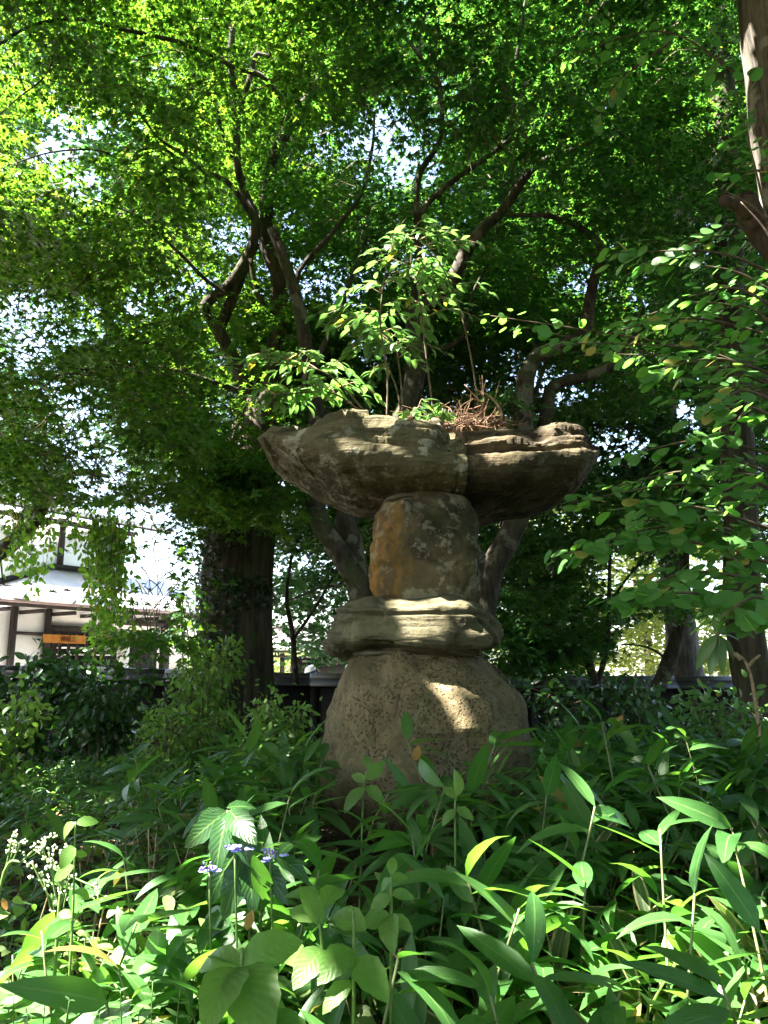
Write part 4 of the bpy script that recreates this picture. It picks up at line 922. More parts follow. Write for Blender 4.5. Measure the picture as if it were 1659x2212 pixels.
for u0, u1 in ((16, 28), (93, 102), (345, 362), (-60, -50)):
    part('post', M_timber, house, (SZ(u0, 1400)[0], SZ(u1, 1400)[0], gz - .2, zw - .02, 0.003, .09))
part('lintel', M_timber, house, (SZ(102, 1400)[0] + .01, SZ(245, 1400)[0], SZ(140, 1366)[1], SZ(140, 1352)[1], 0.004, .10))
part('lintel', M_timber, house, (SZ(252, 1400)[0], SZ(345, 1400)[0] - .01, SZ(300, 1352)[1], SZ(300, 1342)[1], 0.004, .12))
part('rail', M_timber, house, (SZ(28, 1400)[0] + .01, SZ(93, 1400)[0] - .01, SZ(60, 1372)[1], SZ(60, 1365)[1], 0.004, .07))
for k in range(7):
    s = SZ(112 + k * 19, 1400)[0]; part('lattice_bar', M_timber, house, (s, s + .05, gz, SZ(140, 1366)[1] - .01, -.10, -.04))
for k in range(3):
    z = SZ(265, 1402 + 14 * k)[1]; part('shelf_board', M_plaster if k < 2 else M_timber, house, (SZ(170, 1400)[0], SZ(266, 1400)[0], z, z + .03, -.85, -.45))
# lower roof, its fascia and rafters
ze = SZ(0, 1288, .95)[1]; oj = -1.7; sj = SZ(116, 1229, oj)[0]; zj = SZ(190, 1238, oj)[1]; zl = SZ(-60, 1281, oj)[1]; sjl = SZ(-160, 1281, oj)[0]
mb = MB()
def roofquad(mb, s0, s1, za0, za1, zb0, zb1, oa, ob, th=.06):
    mb.hexa([HP(s0, za0 - th, oa), HP(s1, za1 - th, oa), HP(s1, zb1 - th, ob), HP(s0, zb0 - th, ob)], [HP(s0, za0, oa), HP(s1, za1, oa), HP(s1, zb1, ob), HP(s0, zb0, ob)])
roofquad(mb, sj, sR + .6, ze, ze, zj, zj, .98, oj); roofquad(mb, sjl, sj, ze, ze, zl - .4, zj, .98, oj)
rf = mb.build('roof', M_metal, house, smooth=False)
part('fascia', M_timber, house, (sjl, sR + .6, ze - .17, ze - .065, .90, .94))
part('gutter', simple('gutter', (0.30, 0.22, 0.22), .5, .4, .1), house, (sjl, sR + .6, ze - .10, ze - .03, .985, 1.06))
for k in range(16):
    s = sjl + .4 + k * .75; part('rafter', M_timber, house, (s, s + .07, ze - .26, ze - .18, .02, .88))
for u, v in ((113, 1285.5), (143, 1280), (189, 1291.6), (280, 1291), (257, 1297), (60, 1274), (225, 1285), (320, 1296)):
    f = np.clip((1302 - v) / 70, .05, .9); o_ = .98 + (oj - .98) * f; z = ze + (zj - ze) * f; s = SZ(u, v, o_)[0]
    part('snow_guard', M_timber, house, (s - .10, s - .035, z, z + .025, o_ - .03, o_ + .03), (s + .035, s + .10, z, z + .025, o_ - .03, o_ + .03), (s - .03, s + .03, z, z + .05, o_ - .04, o_ + .04))
# upper storey
s0, s1 = SZ(-160, 1200, oj)[0], SZ(264, 1200, oj)[0]; zt = SZ(104, 1119, oj)[1]
part('upper_wall', M_plaster, house, (s0, s1, zl - 1.0, zt + .1, oj - .3, oj - .02))
for u in (130, 262, -40):
    s = SZ(u, 1200, oj)[0]; part('post', M_timber, house, (s - .07, s + .07, zj + .12, zt + .05, oj - .015, oj + .06))
part('beam', M_timber, house, (sj - .05, s1, zj + .005, zj + .13, oj - .012, oj + .08))
part('sloping_beam', M_timber, house, (sjl, sj - .06, zl - .35, zl - .20, oj - .012, oj + .075, zj - .02, zj + .13))
part('eave_beam', M_timber, house, (s0, s1 + .3, zt - .12, zt, oj - .010, oj + .10))
mb = MB(); roofquad(mb, s0, SZ(340, 1148, oj)[0], zt + .16, zt + .16, zt + 1.1, zt + 1.1, oj + .7, oj - 3.2, .12); mb.build('upper_roof', M_metal, house, smooth=False)
part('upper_fascia', M_timber, house, (s0, SZ(338, 1148, oj)[0], zt + .01, zt + .10, oj + .58, oj + .66))
s = SZ(268, 1200, oj)[0]; part('corner_pipe', M_timber, house, (s + .25, s + .31, zj + .9, zt + .0, oj - .1, oj - .04))
# banner and small sign hung on the house
def hsign(name, label, cat, u0, u1, v0, v1, off, mat, text=None, tu=None, tv=None, tsz=None):
    s0, z1 = SZ(u0, v0, off); s1, z0 = SZ(u1, v1, off)[0], SZ(u0, v1, off)[1]
    t = thing(name, HP(s0, z0, off), label, cat); mb = MB()
    n = 12; vv = np.array([[HP(s0 + (s1 - s0) * i / n, z1 + (z0 - z1) * j, off + .015 * math.sin(i * 1.9) * j) for i in range(n + 1)] for j in (0, .5, 1)])
    mb.grid(vv, wrap=False); bk = vv.copy(); bk[..., :2] -= HN * .012; mb.grid(bk[::-1], wrap=False)
    mb.build('cloth' if cat == 'banner' else 'board', mat, t)
    if text:
        cu = bpy.data.curves.new('writing', 'FONT'); cu.body = text; cu.extrude = 0.002
        sz = abs(SZ(u0, tsz[0], off)[1] - SZ(u0, tsz[1], off)[1]); cu.size = sz; cu.space_character = 1.0
        tmp = bpy.data.objects.new('writing', cu); col.objects.link(tmp)
        dg = bpy.context.evaluated_depsgraph_get(); me = bpy.data.meshes.new_from_object(tmp.evaluated_get(dg)); bpy.data.objects.remove(tmp)
        me.materials.clear(); me.materials.append(M_ink)
        ss, zz = SZ(tu, tv, off + .02)
        m = Matrix(((HE[0], 0, HN[0], 0), (HE[1], 0, HN[1], 0), (0, 1, 0, 0), (0, 0, 0, 1)))
        link('writing', me, t, Matrix.Translation(Vector(HP(ss, zz, off + .024)) - t.location) @ m)
hsign('shop_banner', 'orange cloth banner with dark brush characters hanging under the lintel of the house', 'banner', 93, 186, 1369.5, 1388, .22, M_orange_cloth, '樺細工', 130, 1385, (1374, 1387.5))
hsign('wall_sign', 'small plain orange square sign high on the house wall', 'sign', 32, 38, 1299, 1308, .2, M_orange_cloth)

# ================================================================== black garden wall with roofed cap
M_black = simple('charred_boards', (0.014, 0.013, 0.012), 0.8, 0.3, 0.4, 7, .004, stretch=(6, 1, .3))
M_cap = simple('wall_cap', (0.065, 0.066, 0.07), 0.6, 0.5, 0.25, 3, .002)
M_ridge = simple('wall_ridge', (0.05, 0.045, 0.042), 0.45, 0.5, 0.3, 5, .002)
wall = thing('garden_wall', (0, 11.2, float(ground_z(0, 11.2))), 'long low black board wall with a small shingled cap behind the garden', 'wall')
WY = 11.2
wz = lambda x: np.interp(x, [-11, -4.1, -1.1, 3, 11], [1.70, 1.60, 1.505, 1.475, 1.45])
mb = MB()
for k in range(22):
    x0, x1 = -11 + k, -10 + k
    mb.hexa([(x0, WY - .06, -.6), (x1, WY - .06, -.6), (x1, WY + .06, -.6), (x0, WY + .06, -.6)], [(x0, WY - .06, wz(x0) - .12), (x1, WY - .06, wz(x1) - .12), (x1, WY + .06, wz(x1) - .12), (x0, WY + .06, wz(x0) - .12)])
mb.build('wall_body', M_black, wall, False)
def shared(fn, name, mat):
    mb = MB(); fn(mb); return mb.mesh(name, mat, False)
def capfn(mb):
    for sg in (-1, 1):
        a, b = sg * .21, sg * .05
        mb.hexa([(0, a, -.135), (.985, a, -.135), (.985, b, -.055), (0, b, -.055)][::sg], [(0, a, -.118), (.985, a, -.118), (.985, b, -.035), (0, b, -.035)][::sg])
cm = shared(capfn, 'cap_board', M_cap)
rm = shared(lambda mb: mb.tube([(0, 0, -.02), (.98, 0, -.02)], .055, 8), 'ridge_tile', M_ridge)
bm_ = shared(lambda mb: mb.box((0, -.085, -1.9), (.09, -.062, -.15)), 'batten', M_black)
for k in range(22):
    x = -11 + k; rt = Matrix.Rotation(math.atan(float(wz(x) - wz(x + 1))), 4, 'Y')
    for nm, me in (('cap_board', cm), ('ridge_tile', rm)):
        link(nm, me, wall, Matrix.Translation(Vector((x, WY, float(wz(x)))) - wall.location) @ rt)
    link('batten', bm_, wall, Matrix.Translation(Vector((x, WY, float(wz(x)))) - wall.location))

# ---- gate building seen right of the ivy trunk
gy = 22.0
gate = thing('gate_house', (P(620, 1450, gy)[0], gy, float(ground_z(-3, gy))), 'dark timber gate building with a silver roof beyond the wall', 'gate building')
def gbox(name, mat, u0, v0, u1, v1, y0, y1):
    a, b = P(u0, v0, y0), P(u1, v1, y0); mb = MB(); mb.box((a[0], y0, b[2]), (b[0], y1, a[2])); return mb.build(name, mat, gate, False)
mb = MB(); a, b = P(560, 1404, 21.2), P(632, 1404, 21.2); c = P(560, 1372, 23.4)
for k in range(5):
    f0, f1 = k / 5, (k + 1) / 5; za, zb = a[2] + (c[2] - a[2]) * f0, a[2] + (c[2] - a[2]) * f1; ya, yb = 21.2 + 2.2 * f0, 21.2 + 2.2 * f1
    m2 = MB(); m2.hexa([(a[0], ya, za), (b[0], ya, za), (b[0], yb, zb - .02), (a[0], yb, zb - .02)], [(a[0], ya, za + .06), (b[0], ya, za + .06), (b[0], yb, zb + .02), (a[0], yb, zb + .02)]); m2.build('roof_strip', M_metal, gate, False)
gbox('eave_board', M_timber, 560, 1404.5, 632, 1410, 21.3, 21.4)
for u in (586, 593, 600.5): gbox('transom_bar', M_timber, u, 1408, u + 2.5, 1415, 22, 22.08)
gbox('beam', M_timber, 560, 1415, 632, 1420, 21.95, 22.1)
for u in (561, 605, 628): gbox('gate_post', M_timber, u, 1410.5, u + 7, 1475, 22.1, 22.3)
gbox('side_wall', M_black, 636, 1422, 745, 1480, 22.5, 22.7)
gbox('side_wall_cap', M_timber, 632, 1418, 750, 1422, 22.3, 22.9)
a, b = P(637, 1431, 22.4), P(643.5, 1442, 22.4); mb = MB(); mb.box((a[0], 22.38, b[2]), (b[0], 22.42, a[2]))
t = mb.build('notice', M_orange_cloth, None, False); tag(t, 'small orange paper notice on the dark gate wall', 'notice')

# ---- person in a pale hat passing behind the wall
PC = P(670, 1446, 17.5); px, py = PC[0], PC[1]; pg = float(ground_z(px, py)); top = P(670, 1437, 17.5)[2]
person = thing('person', (px, py, pg), 'person in a pale bucket hat with navy band, walking behind the black wall', 'person')
H = top - .05 - pg
J = [(0, 0, .52), (0, 0, .62), (0, 0, .74), (0, 0, .82), (0, .0, .87), (0, -.01, .93), (-.12, 0, .80), (-.17, .02, .63), (-.15, -.06, .49), (-.15, -.09, .43), (.12, 0, .80), (.17, -.04, .64), (.15, -.14, .52), (.15, -.18, .47), (-.06, 0, .50), (-.07, -.06, .28), (-.07, .06, .04), (-.07, -.05, .015), (.06, 0, .50), (.07, .02, .28), (.07, .1, .05), (.07, .0, .015)]
E = [(0, 1), (1, 2), (2, 3), (3, 4), (4, 5), (3, 6), (6, 7), (7, 8), (8, 9), (3, 10), (10, 11), (11, 12), (12, 13), (0, 14), (14, 15), (15, 16), (16, 17), (0, 18), (18, 19), (19, 20), (20, 21)]
RD = [.095, .085, .10, .075, .036, .062, .045, .032, .024, .022, .045, .032, .024, .022, .065, .042, .028, .026, .065, .042, .028, .026]
me = bpy.data.meshes.new('body'); me.from_pydata([(x * H, y * H, z * H) for x, y, z in J], E, []); ob = bpy.data.objects.new('body', me); col.objects.link(ob)
sk = ob.modifiers.new('skin', 'SKIN'); ob.modifiers.new('sub', 'SUBSURF').levels = 2
for i, r in enumerate(RD): me.skin_vertices[0].data[i].radius = (r * H, r * H * .9)
me.skin_vertices[0].data[0].use_root = True
dg = bpy.context.evaluated_depsgraph_get(); bm2 = bpy.data.meshes.new_from_object(ob.evaluated_get(dg)); bpy.data.objects.remove(ob)
bm2.materials.clear(); bm2.materials.append(simple('navy_clothes', (0.03, 0.04, 0.08), .9, .1, .2)); link('body', bm2, person)
def lathe(prof, n=28, tilt=(0, 0), ctr=(0, 0, 0)):
    th = np.linspace(0, 2 * np.pi, n, endpoint=False)
    V = np.array([[(r * math.cos(t), r * 1.15 * math.sin(t), z) for t in th] for r, z in prof])
    V[..., 2] += V[..., 0] * tilt[0] + V[..., 1] * tilt[1]; return V + np.array(ctr)
hc = np.array([px, py, top - .14])
mb = MB(); mb.grid(lathe([(.115, 0), (.118, .04), (.108, .09), (.08, .125), (.04, .14), (.002, .143)], 28, (.30, .1), hc + [0, 0, .0])); mb.build('hat_crown', simple('pale_cloth', (.62, .62, .62), .95, .1, .05), person)
mb = MB(); mb.grid(lathe([(.121, -.045), (.122, .012)], 28, (.30, .1), hc)); mb.build('hat_band', simple('navy_cloth', (.035, .045, .085), .95, .1, .1), person)
mb = MB(); mb.grid(lathe([(.119, -.04), (.15, -.075), (.175, -.10), (.172, -.104), (.118, -.05)], 28, (.30, .1), hc)); mb.build('hat_brim', simple('blue_cloth', (.10, .16, .26), .95, .1, .1), person)

# ---- pale house far behind on the right, beyond the wall
def pbox(name, mat, parent, u0, v0, u1, v1, y, d):
    a, b = P(u0, v0, y), P(u1, v1, y); mb = MB(); mb.box((a[0], y, b[2]), (b[0], y + d, a[2])); return mb.build(name, mat, parent, False)
h2 = thing('far_house', (P(1480, 1450, 30)[0], 30, float(ground_z(10, 30))), 'pale low house glimpsed beyond the wall between the right hand trunks', 'house')
pbox('wall', M_plaster, h2, 1180, 1405, 1620, 1478, 31, 3)
pbox('wooden_panel', M_ochre, h2, 1235, 1400, 1262, 1478, 30.8, .15); pbox('dark_sill', M_timber, h2, 1385, 1446, 1500, 1452, 30.85, .1); pbox('post', M_timber, h2, 1500, 1405, 1506, 1478, 30.8, .15); pbox('window', simple('window_glass', (.05, .07, .10), .1, .5, .1), h2, 1440, 1420, 1490, 1445, 30.9, .07)
a, b = P(1160, 1405, 30.2), P(1640, 1405, 30.2); mb = MB(); mb.hexa([(a[0], 30.2, a[2]), (b[0], 30.2, a[2]), (b[0], 33, a[2] + 1), (a[0], 33, a[2] + 1)], [(a[0], 30.2, a[2] + .08), (b[0], 30.2, a[2] + .08), (b[0], 33, a[2] + 1.08), (a[0], 33, a[2] + 1.08)]); mb.build('roof', M_metal, h2, False)

# ================================================================== trees beyond the wall
def back_tree(name, label, u, Y, regs, mat, size, per, seed, leaf=LF_rh, w=26, rad=(.5, .9), win=True, sunny=False):
    t = tree(name, label, (u, 1470, Y)); b = np.array(t.location); hgt = float(max(r[:, 2].max() for r in regs))
    q = catmull([b - [0, 0, .2], b + [.1, .1, (hgt - b[2]) * .3], b + [-.1, .2, (hgt - b[2]) * .6], b + [.15, .1, (hgt - b[2]) * .7]], 7); rr = w / FOC * Y / 2
    mb = MB(); mb.tube(q, np.linspace(rr, rr * .25, len(q)), 9, .15, seed)
    g = np.random.default_rng(seed)
    for k in range(9):
        s = q[int(len(q) * g.uniform(.3, .9))]; a = g.uniform(0, 6.28); l = g.uniform(1, 2.4); mb.tube(catmull([s, s + np.array([math.cos(a), math.sin(a), .5]) * l * .5, s + np.array([math.cos(a), math.sin(a), .55]) * l], 4), np.linspace(rr * .3, rr * .06, 9), 5, cap=False)
    mb.build('trunk', M_barkA, t)
    crown(t, light_window(regs, WIN, gW) if win else regs, leaf, size, mat, per, seed + 400, None, rad, twigs=False, leafwin=not sunny, leafgap=0 if sunny else .35)
    return t
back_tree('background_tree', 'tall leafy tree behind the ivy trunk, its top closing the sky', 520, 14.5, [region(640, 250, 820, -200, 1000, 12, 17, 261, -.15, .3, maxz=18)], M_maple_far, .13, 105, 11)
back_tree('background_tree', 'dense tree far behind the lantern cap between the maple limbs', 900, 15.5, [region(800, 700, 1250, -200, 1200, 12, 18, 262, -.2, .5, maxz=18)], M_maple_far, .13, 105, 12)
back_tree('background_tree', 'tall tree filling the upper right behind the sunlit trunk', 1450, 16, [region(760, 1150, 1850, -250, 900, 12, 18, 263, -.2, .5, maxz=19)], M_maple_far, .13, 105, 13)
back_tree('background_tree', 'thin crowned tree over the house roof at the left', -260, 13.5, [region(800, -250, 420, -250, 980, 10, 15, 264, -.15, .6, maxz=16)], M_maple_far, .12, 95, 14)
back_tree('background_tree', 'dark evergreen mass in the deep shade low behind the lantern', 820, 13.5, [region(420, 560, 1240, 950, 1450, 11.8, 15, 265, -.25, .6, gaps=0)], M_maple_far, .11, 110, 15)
back_tree('sunlit_tree', 'yellow green weeping tree in full sun beyond the wall right of the lantern', 1400, 22, [region(340, 1100, 1640, 1050, 1450, 19, 24, 266, -.5, .5, gaps=0)], M_sunny, .13, 110, 16, win=False, sunny=True)
back_tree('sunlit_shrub', 'bright yellow green shrub in the sun seen through the gate', 600, 24.5, [region(50, 560, 720, 1405, 1465, 23.5, 26, 267, -.9, .5, gaps=0)], M_sunny, .10, 70, 17, rad=(.25, .45), w=8, win=False, sunny=True)
# ---- weeping cherry hanging in front of the house
wc = tree('weeping_cherry', 'weeping cherry branches with hanging leafy strands in front of the white house', (-170, 1480, 10.2))
mb = MB(); b0 = np.array(wc.location)
Lw = limbs_of([([(-170, 1500, 10.2), (-165, 1350, 10.2), (-120, 1250, 10.2), (0, 1190, 10.1), (70, 1130, 10), (110, 1060, 9.9), (170, 1020, 9.8), (235, 1030, 9.7)], 60, 8), ([(110, 1060, 9.9), (60, 1000, 9.9), (20, 900, 9.8)], 12, 5), ([(0, 1190, 10.1), (5, 1240, 10), (8, 1262, 10), (25, 1265, 10)], 4, 2)], mb, 8, 95)
tb = MB(); lp, ld, ln_ = [], [], []; g = np.random.default_rng(23)
for k in range(64):
    f = g.random()
    if k < 16: u0, v0 = g.uniform(30, 115), g.uniform(1060, 1130); L_ = g.uniform(60, 180)
    elif k < 48: u0, v0 = g.normal(238, 20), g.uniform(1090, 1180); L_ = g.uniform(120, 300)
    else: u0, v0 = g.uniform(60, 330), g.uniform(1040, 1120); L_ = g.uniform(40, 110)
    Y = g.uniform(9.3, 10.4); qq = catmull([P(u0, v0, Y), P(u0 + g.normal() * 6, v0 + L_ * .4, Y), P(u0 + g.normal() * 14, v0 + L_, Y + .1)], 8)
    tb.tube(qq, np.linspace(.006, .002, len(qq)), 4, cap=False)
    m_ = int(L_ / 4.6); i = g.integers(2, len(qq), m_); lp.append(qq[i] + g.normal(size=(m_, 3)) * .05); ld.append(nrm(g.normal(size=(m_, 3)) * [.6, .6, .3] + [0, 0, -.8])); ln_.append(g.normal(size=(m_, 3)))
mb.build('trunk', M_barkA, wc); o = tb.build('hanging_twigs', M_twig, wc); o['kind'] = 'stuff'
LF_ov = blade(.5, 4, .4, .12, .4); LF_ov4 = blade(.55, 3, .42, .1, .3)
lp, ld, ln_ = map(np.vstack, (lp, ld, ln_)); mb = MB(); scatter(mb, LF_ov4[:2], lp, frames(ld, ln_), .095 * g.uniform(.7, 1.2, len(lp))); o = mb.build('crown', M_maple, wc, False); o['kind'] = 'stuff'

# ================================================================== shrubs
def shrub(name, label, u, v0, Y, ru, rv, n, size, mat, leafs, seed, stems=6, upn=.6, ry=.5, cat='shrub'):
    """Stems from one base carrying leaves through an uneven, clumped volume."""
    g = np.random.default_rng(seed); c = P(u, v0, Y); base = c.copy(); base[2] = float(ground_z(c[0], c[1])); t = thing(name, base, label, cat)
    rx, rz = ru / FOC * Y, rv / FOC * Y; mb = MB(); tips = []
    for k in range(stems):
        a = g.uniform(0, 6.28); e = c + np.array([rx * math.cos(a), ry * math.sin(a), rz * g.uniform(-.4, 1)]) * g.uniform(.4, .95)
        qq = catmull([base + g.normal(size=3) * [.05, .05, 0], (base * .5 + e * .5) + g.normal(size=3) * .06, e], 6); mb.tube(qq, np.linspace(.014, .004, len(qq)), 6); tips.append(qq)
        for j in range(4):
            s = qq[g.integers(5, len(qq))]; e2 = s + nrm(g.normal(size=3)) * [rx, ry, rz] * g.uniform(.3, .7); e2[2] = max(e2[2], base[2] + .1)
            k2 = catmull([s, (s + e2) / 2 + [0, 0, .04], e2], 4); mb.tube(k2, np.linspace(.006, .002, len(k2)), 4, cap=False); tips.append(k2)
    mb.build('stem', M_twig, t)
    nd = np.vstack([q[len(q) // 3:] for q in tips]); i = g.integers(0, len(nd), n); p = nd[i] + g.normal(size=(n, 3)) * [.10 * min(rx, 1) + .03, .08, .06]
    d = nrm(nrm(p - c) * .6 + g.normal(size=(n, 3)) * .6 + [0, 0, -.15]); nn = np.array([0, -.35, 1]) * upn + g.normal(size=(n, 3)) * .4
    mb = MB(); h = n // 2; s_ = size * g.uniform(.6, 1.25, n)
    scatter(mb, leafs[0], p[:h], frames(d[:h], nn[:h]), s_[:h]); scatter(mb, leafs[1], p[h:], frames(d[h:], nn[h:]), s_[h:])
    o = mb.build('foliage', mat, t); o['kind'] = 'stuff'; return t
OVS = [blade(.5, 5, .4, .18, .4), blade(.44, 5, .42, .22, .8)]
M_shade = M_ov_i
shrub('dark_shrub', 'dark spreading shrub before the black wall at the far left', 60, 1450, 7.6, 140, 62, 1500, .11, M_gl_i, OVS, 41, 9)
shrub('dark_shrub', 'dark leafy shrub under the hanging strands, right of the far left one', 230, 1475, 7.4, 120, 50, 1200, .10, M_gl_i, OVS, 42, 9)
shrub('oval_leaved_shrub', 'small leaved shrub with sunlit tips at the foot of the ivy trunk', 445, 1440, 7.0, 75, 75, 1300, .075, M_ov_i, OVS, 43, 10)
shrub('maple_seedling', 'pale star leaved seedling climbing beside the left of the ivy trunk', 420, 1330, 7.7, 22, 80, 260, .075, M_maple, [LF_maple5 + (np.zeros((12, 2)),)] * 2 if False else OVS, 44, 7)
shrub('lit_shrub', 'sunlit pale green shrub at the left edge in front of the wall', 15, 1560, 5.6, 60, 80, 900, .075, M_ov_i, OVS, 45, 8)
shrub('azalea_shrub', 'low azalea with small whorled leaves left of the lantern base', 610, 1545, 5.6, 80, 30, 1500, .05, M_ov_i, OVS, 46, 12)
shrub('azalea_shrub', 'low azalea with bright tips further left among the bamboo', 400, 1565, 6.4, 90, 25, 1300, .05, M_ov_i, OVS, 47, 12)
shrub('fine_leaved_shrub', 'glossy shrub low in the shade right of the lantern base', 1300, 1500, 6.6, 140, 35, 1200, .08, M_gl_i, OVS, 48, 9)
shrub('fine_leaved_shrub', 'sunlit tangle of small leaves at the foot of the right dark trunk', 1580, 1540, 5.0, 90, 45, 1100, .06, M_sp_i, OVS, 49, 9)

# ================================================================== undergrowth
SB = [blade(w, 6, pk, fo, be, wv) for w, pk, fo, be, wv in ((.25, .36, .22, .35, .0), (.27, .34, .3, .7, .05), (.23, .38, .25, 1.1, .0), (.29, .33, .15, .5, .06), (.24, .4, .35, .9, .04), (.26, .35, .18, .15, .0))]
SBlo = [blade(w, 3, pk, fo, be) for w, pk, fo, be in ((.23, .36, .22, .4), (.25, .34, .3, .8), (.22, .4, .3, 1.1))]
sasa_mesh = []
for l in SB:
    mb = MB(); mb.add(*l); sasa_mesh.append(mb.mesh('leaf', M_sasa_o))

def sasa_shape(seed, h=.5, nl=6, lean=.25):
    g = np.random.default_rng(seed); a = g.uniform(0, 6.28); ld = np.array([math.cos(a), math.sin(a), 0]) * lean
    q = catmull([(0, 0, -.12), np.array([0, 0, h * .45]) + ld * h * .25, np.array([0, 0, h]) + ld * h], 6); L_ = []
    fan = g.uniform(0, 6.28)
    for k in range(nl):
        p = q[-1] * (1 - .028 * k) if k < 4 else q[int(len(q) * .75)]
        az = fan + k * 2.4 + g.normal() * .3 if g.random() < .4 else fan + (k - nl / 2) * .75 + g.normal() * .25
        el = math.radians(g.uniform(-8, 28)) if k else math.radians(g.uniform(20, 70))
        d = np.array([math.cos(az) * math.cos(el), math.sin(az) * math.cos(el), math.sin(el)])
        nn = np.array([-math.cos(az) * math.sin(el), -math.sin(az) * math.sin(el), math.cos(el)]) + .3 * g.normal(size=3)
        L_.append((g.integers(6), p, frames(d, nn), g.uniform(.17, .27)))
    return q, L_
protos = []
for k in range(9):
    q, L_ = sasa_shape(900 + k, .5, 5 + k % 3)
    mb = MB(); mb.tube(q, np.linspace(.0036, .002, len(q)), 5); protos.append((mb.mesh('culm', M_culm), L_, q))
def sasa_plant(u, v, Y, k, rz, label, group=None, sc=1.0, leafmat=None):
    tip = P(u, v, Y); gz_ = float(ground_z(tip[0], tip[1])); cm_, L_, q = protos[k]
    s = max(.45, (tip[2] - gz_)) / q[-1][2]; rot = Matrix.Rotation(rz, 4, 'Z')
    off = rot @ Vector(q[-1] * s); t = thing('dwarf_bamboo', (tip[0] - off.x, tip[1] - off.y, gz_), label, 'bamboo plant', group)
    link('culm', cm_, t, rot @ Matrix.Diagonal((s, s, s, 1)))
    for j, p, r, ls in L_:
        m = rot @ mat4(p * s, r, ls * sc); link('leaf', sasa_mesh[j], t, m)
    return t
FEAT = [(625, 1722, 2.9, 0, 1.0, 'dwarf bamboo shoot with one broad upright leaf left of the lantern base'), (1285, 1742, 2.45, 1, 2.2, 'dwarf bamboo with a white sunlit leaf and pale stem right of the lantern base'),
        (1580, 1788, 2.35, 2, .3, 'sunlit dwarf bamboo with leaves raised like wings at the right edge'), (1008, 1895, 2.15, 3, 3.0, 'large dwarf bamboo spreading dark flat leaves in front of the base'), (1122, 1962, 2.05, 4, 4.1, 'dwarf bamboo with a small glowing yellow leaf at its node'),
        (1265, 1905, 2.2, 5, 5.0, 'dwarf bamboo holding one tall bright leaf straight up in the sun'), (1425, 1790, 2.4, 6, 1.6, 'dwarf bamboo with a long dark leaf rising to the right'), (1500, 1930, 2.05, 7, 2.9, 'dwarf bamboo with long pointed dark leaf before the right edge plants'),
        (860, 2070, 1.75, 8, 3.5, 'dwarf bamboo with long leaves reaching left over the broad leaved plants'), (1150, 2080, 1.85, 0, 2.6, 'dwarf bamboo with wide leaves low in the middle of the thicket'), (455, 1950, 2.35, 1, .5, 'dwarf bamboo bleached white by the sun patch at the left'),
        (230, 2165, 1.6, 2, 1.2, 'dwarf bamboo with two broad leaves held in a V above the fern'), (1300, 1560, 3.6, 3, .9, 'tall dark dwarf bamboo standing up right behind the lantern base'), (1480, 1590, 3.4, 4, 2.0, 'dwarf bamboo in shade under the round leaved branches'),
        (880, 1600, 3.4, 5, 3.1, 'dwarf bamboo with arched leaves across the porous base stone'), (1075, 1590, 3.5, 6, .1, 'dwarf bamboo leaning against the right side of the base stone'), (1640, 2010, 1.9, 7, 4.4, 'dwarf bamboo cut by the right edge with dry margins nearby'),
        (1340, 2140, 1.75, 8, 1.9, 'dwarf bamboo lowest of all among the pale old leaves'), (690, 1880, 2.25, 0, 5.6, 'dwarf bamboo with a pair of large erect leaves beside the glossy plant'), (335, 1715, 3.6, 5, 2.4, 'small dwarf bamboo with one lit leaf in the shaded left slope'),
        (530, 1715, 3.1, 4, 3.3, 'dwarf bamboo with pale leaves spread flat above the blue flowers'), (1400, 1655, 3.0, 1, 4.9, 'dwarf bamboo with a twisted leaf between right thicket and trunks'), (960, 1700, 3.0, 2, 5.5, 'dwarf bamboo crossing the lower base stone with narrow leaves'),
        (1180, 1720, 2.75, 7, .7, 'dwarf bamboo with a drooping central leaf right under the base stone'), (1060, 2150, 1.65, 3, 1.4, 'dwarf bamboo at the very front with leaves pointing down left'), (1560, 2130, 1.7, 6, 3.8, 'dwarf bamboo nearest the lower right corner, long level leaves'),
        (300, 1980, 2.2, 6, .2, 'sunstruck dwarf bamboo left of the white patch with drooping leaves'), (90, 2010, 2.1, 8, 5.2, 'dwarf bamboo with long leaf curving up at the left edge'), (770, 1865, 2.45, 8, 2.0, 'dwarf bamboo at the lower left corner of the base stone'), (890, 1800, 2.5, 1, 3.6, 'dwarf bamboo with a broad pale ribbed leaf before the base')]
for u, v, Y, k, rz, lb in FEAT: sasa_plant(u, v, Y, k, rz, lb)

def vmin(u):
    return np.interp(u, [-50, 300, 560, 690, 730, 850, 1000, 1150, 1250, 1450, 1659], [1580, 1560, 1530, 1600, 1790, 1690, 1630, 1585, 1515, 1520, 1510])
CX = P(920, 1600, 4.6)[0]
g = np.random.default_rng(55)
def plots(n, x0, x1, y0, y1, g):
    x = g.uniform(x0, x1, n); y = y0 + (y1 - y0) * g.random(n) ** 1.25
    k = ((x - CX) / .68) ** 2 + ((y - 4.6) / .72) ** 2 > 1
    k &= np.abs(x) < .55 * y + .7
    x, y = x[k], y[k]; u, v, f = UV(np.stack([x, y, ground_z(x, y) + .3], -1))
    k = ~((u >= 870) & (u < 1120) & (y > 2.9) & (y < 4.6) & (g.random(len(x)) < .55))
    k &= ~((u > 660) & (u < 870) & (y > 2.5) & (y < 4.6) & (g.random(len(x)) < .97))
    return x[k], y[k]
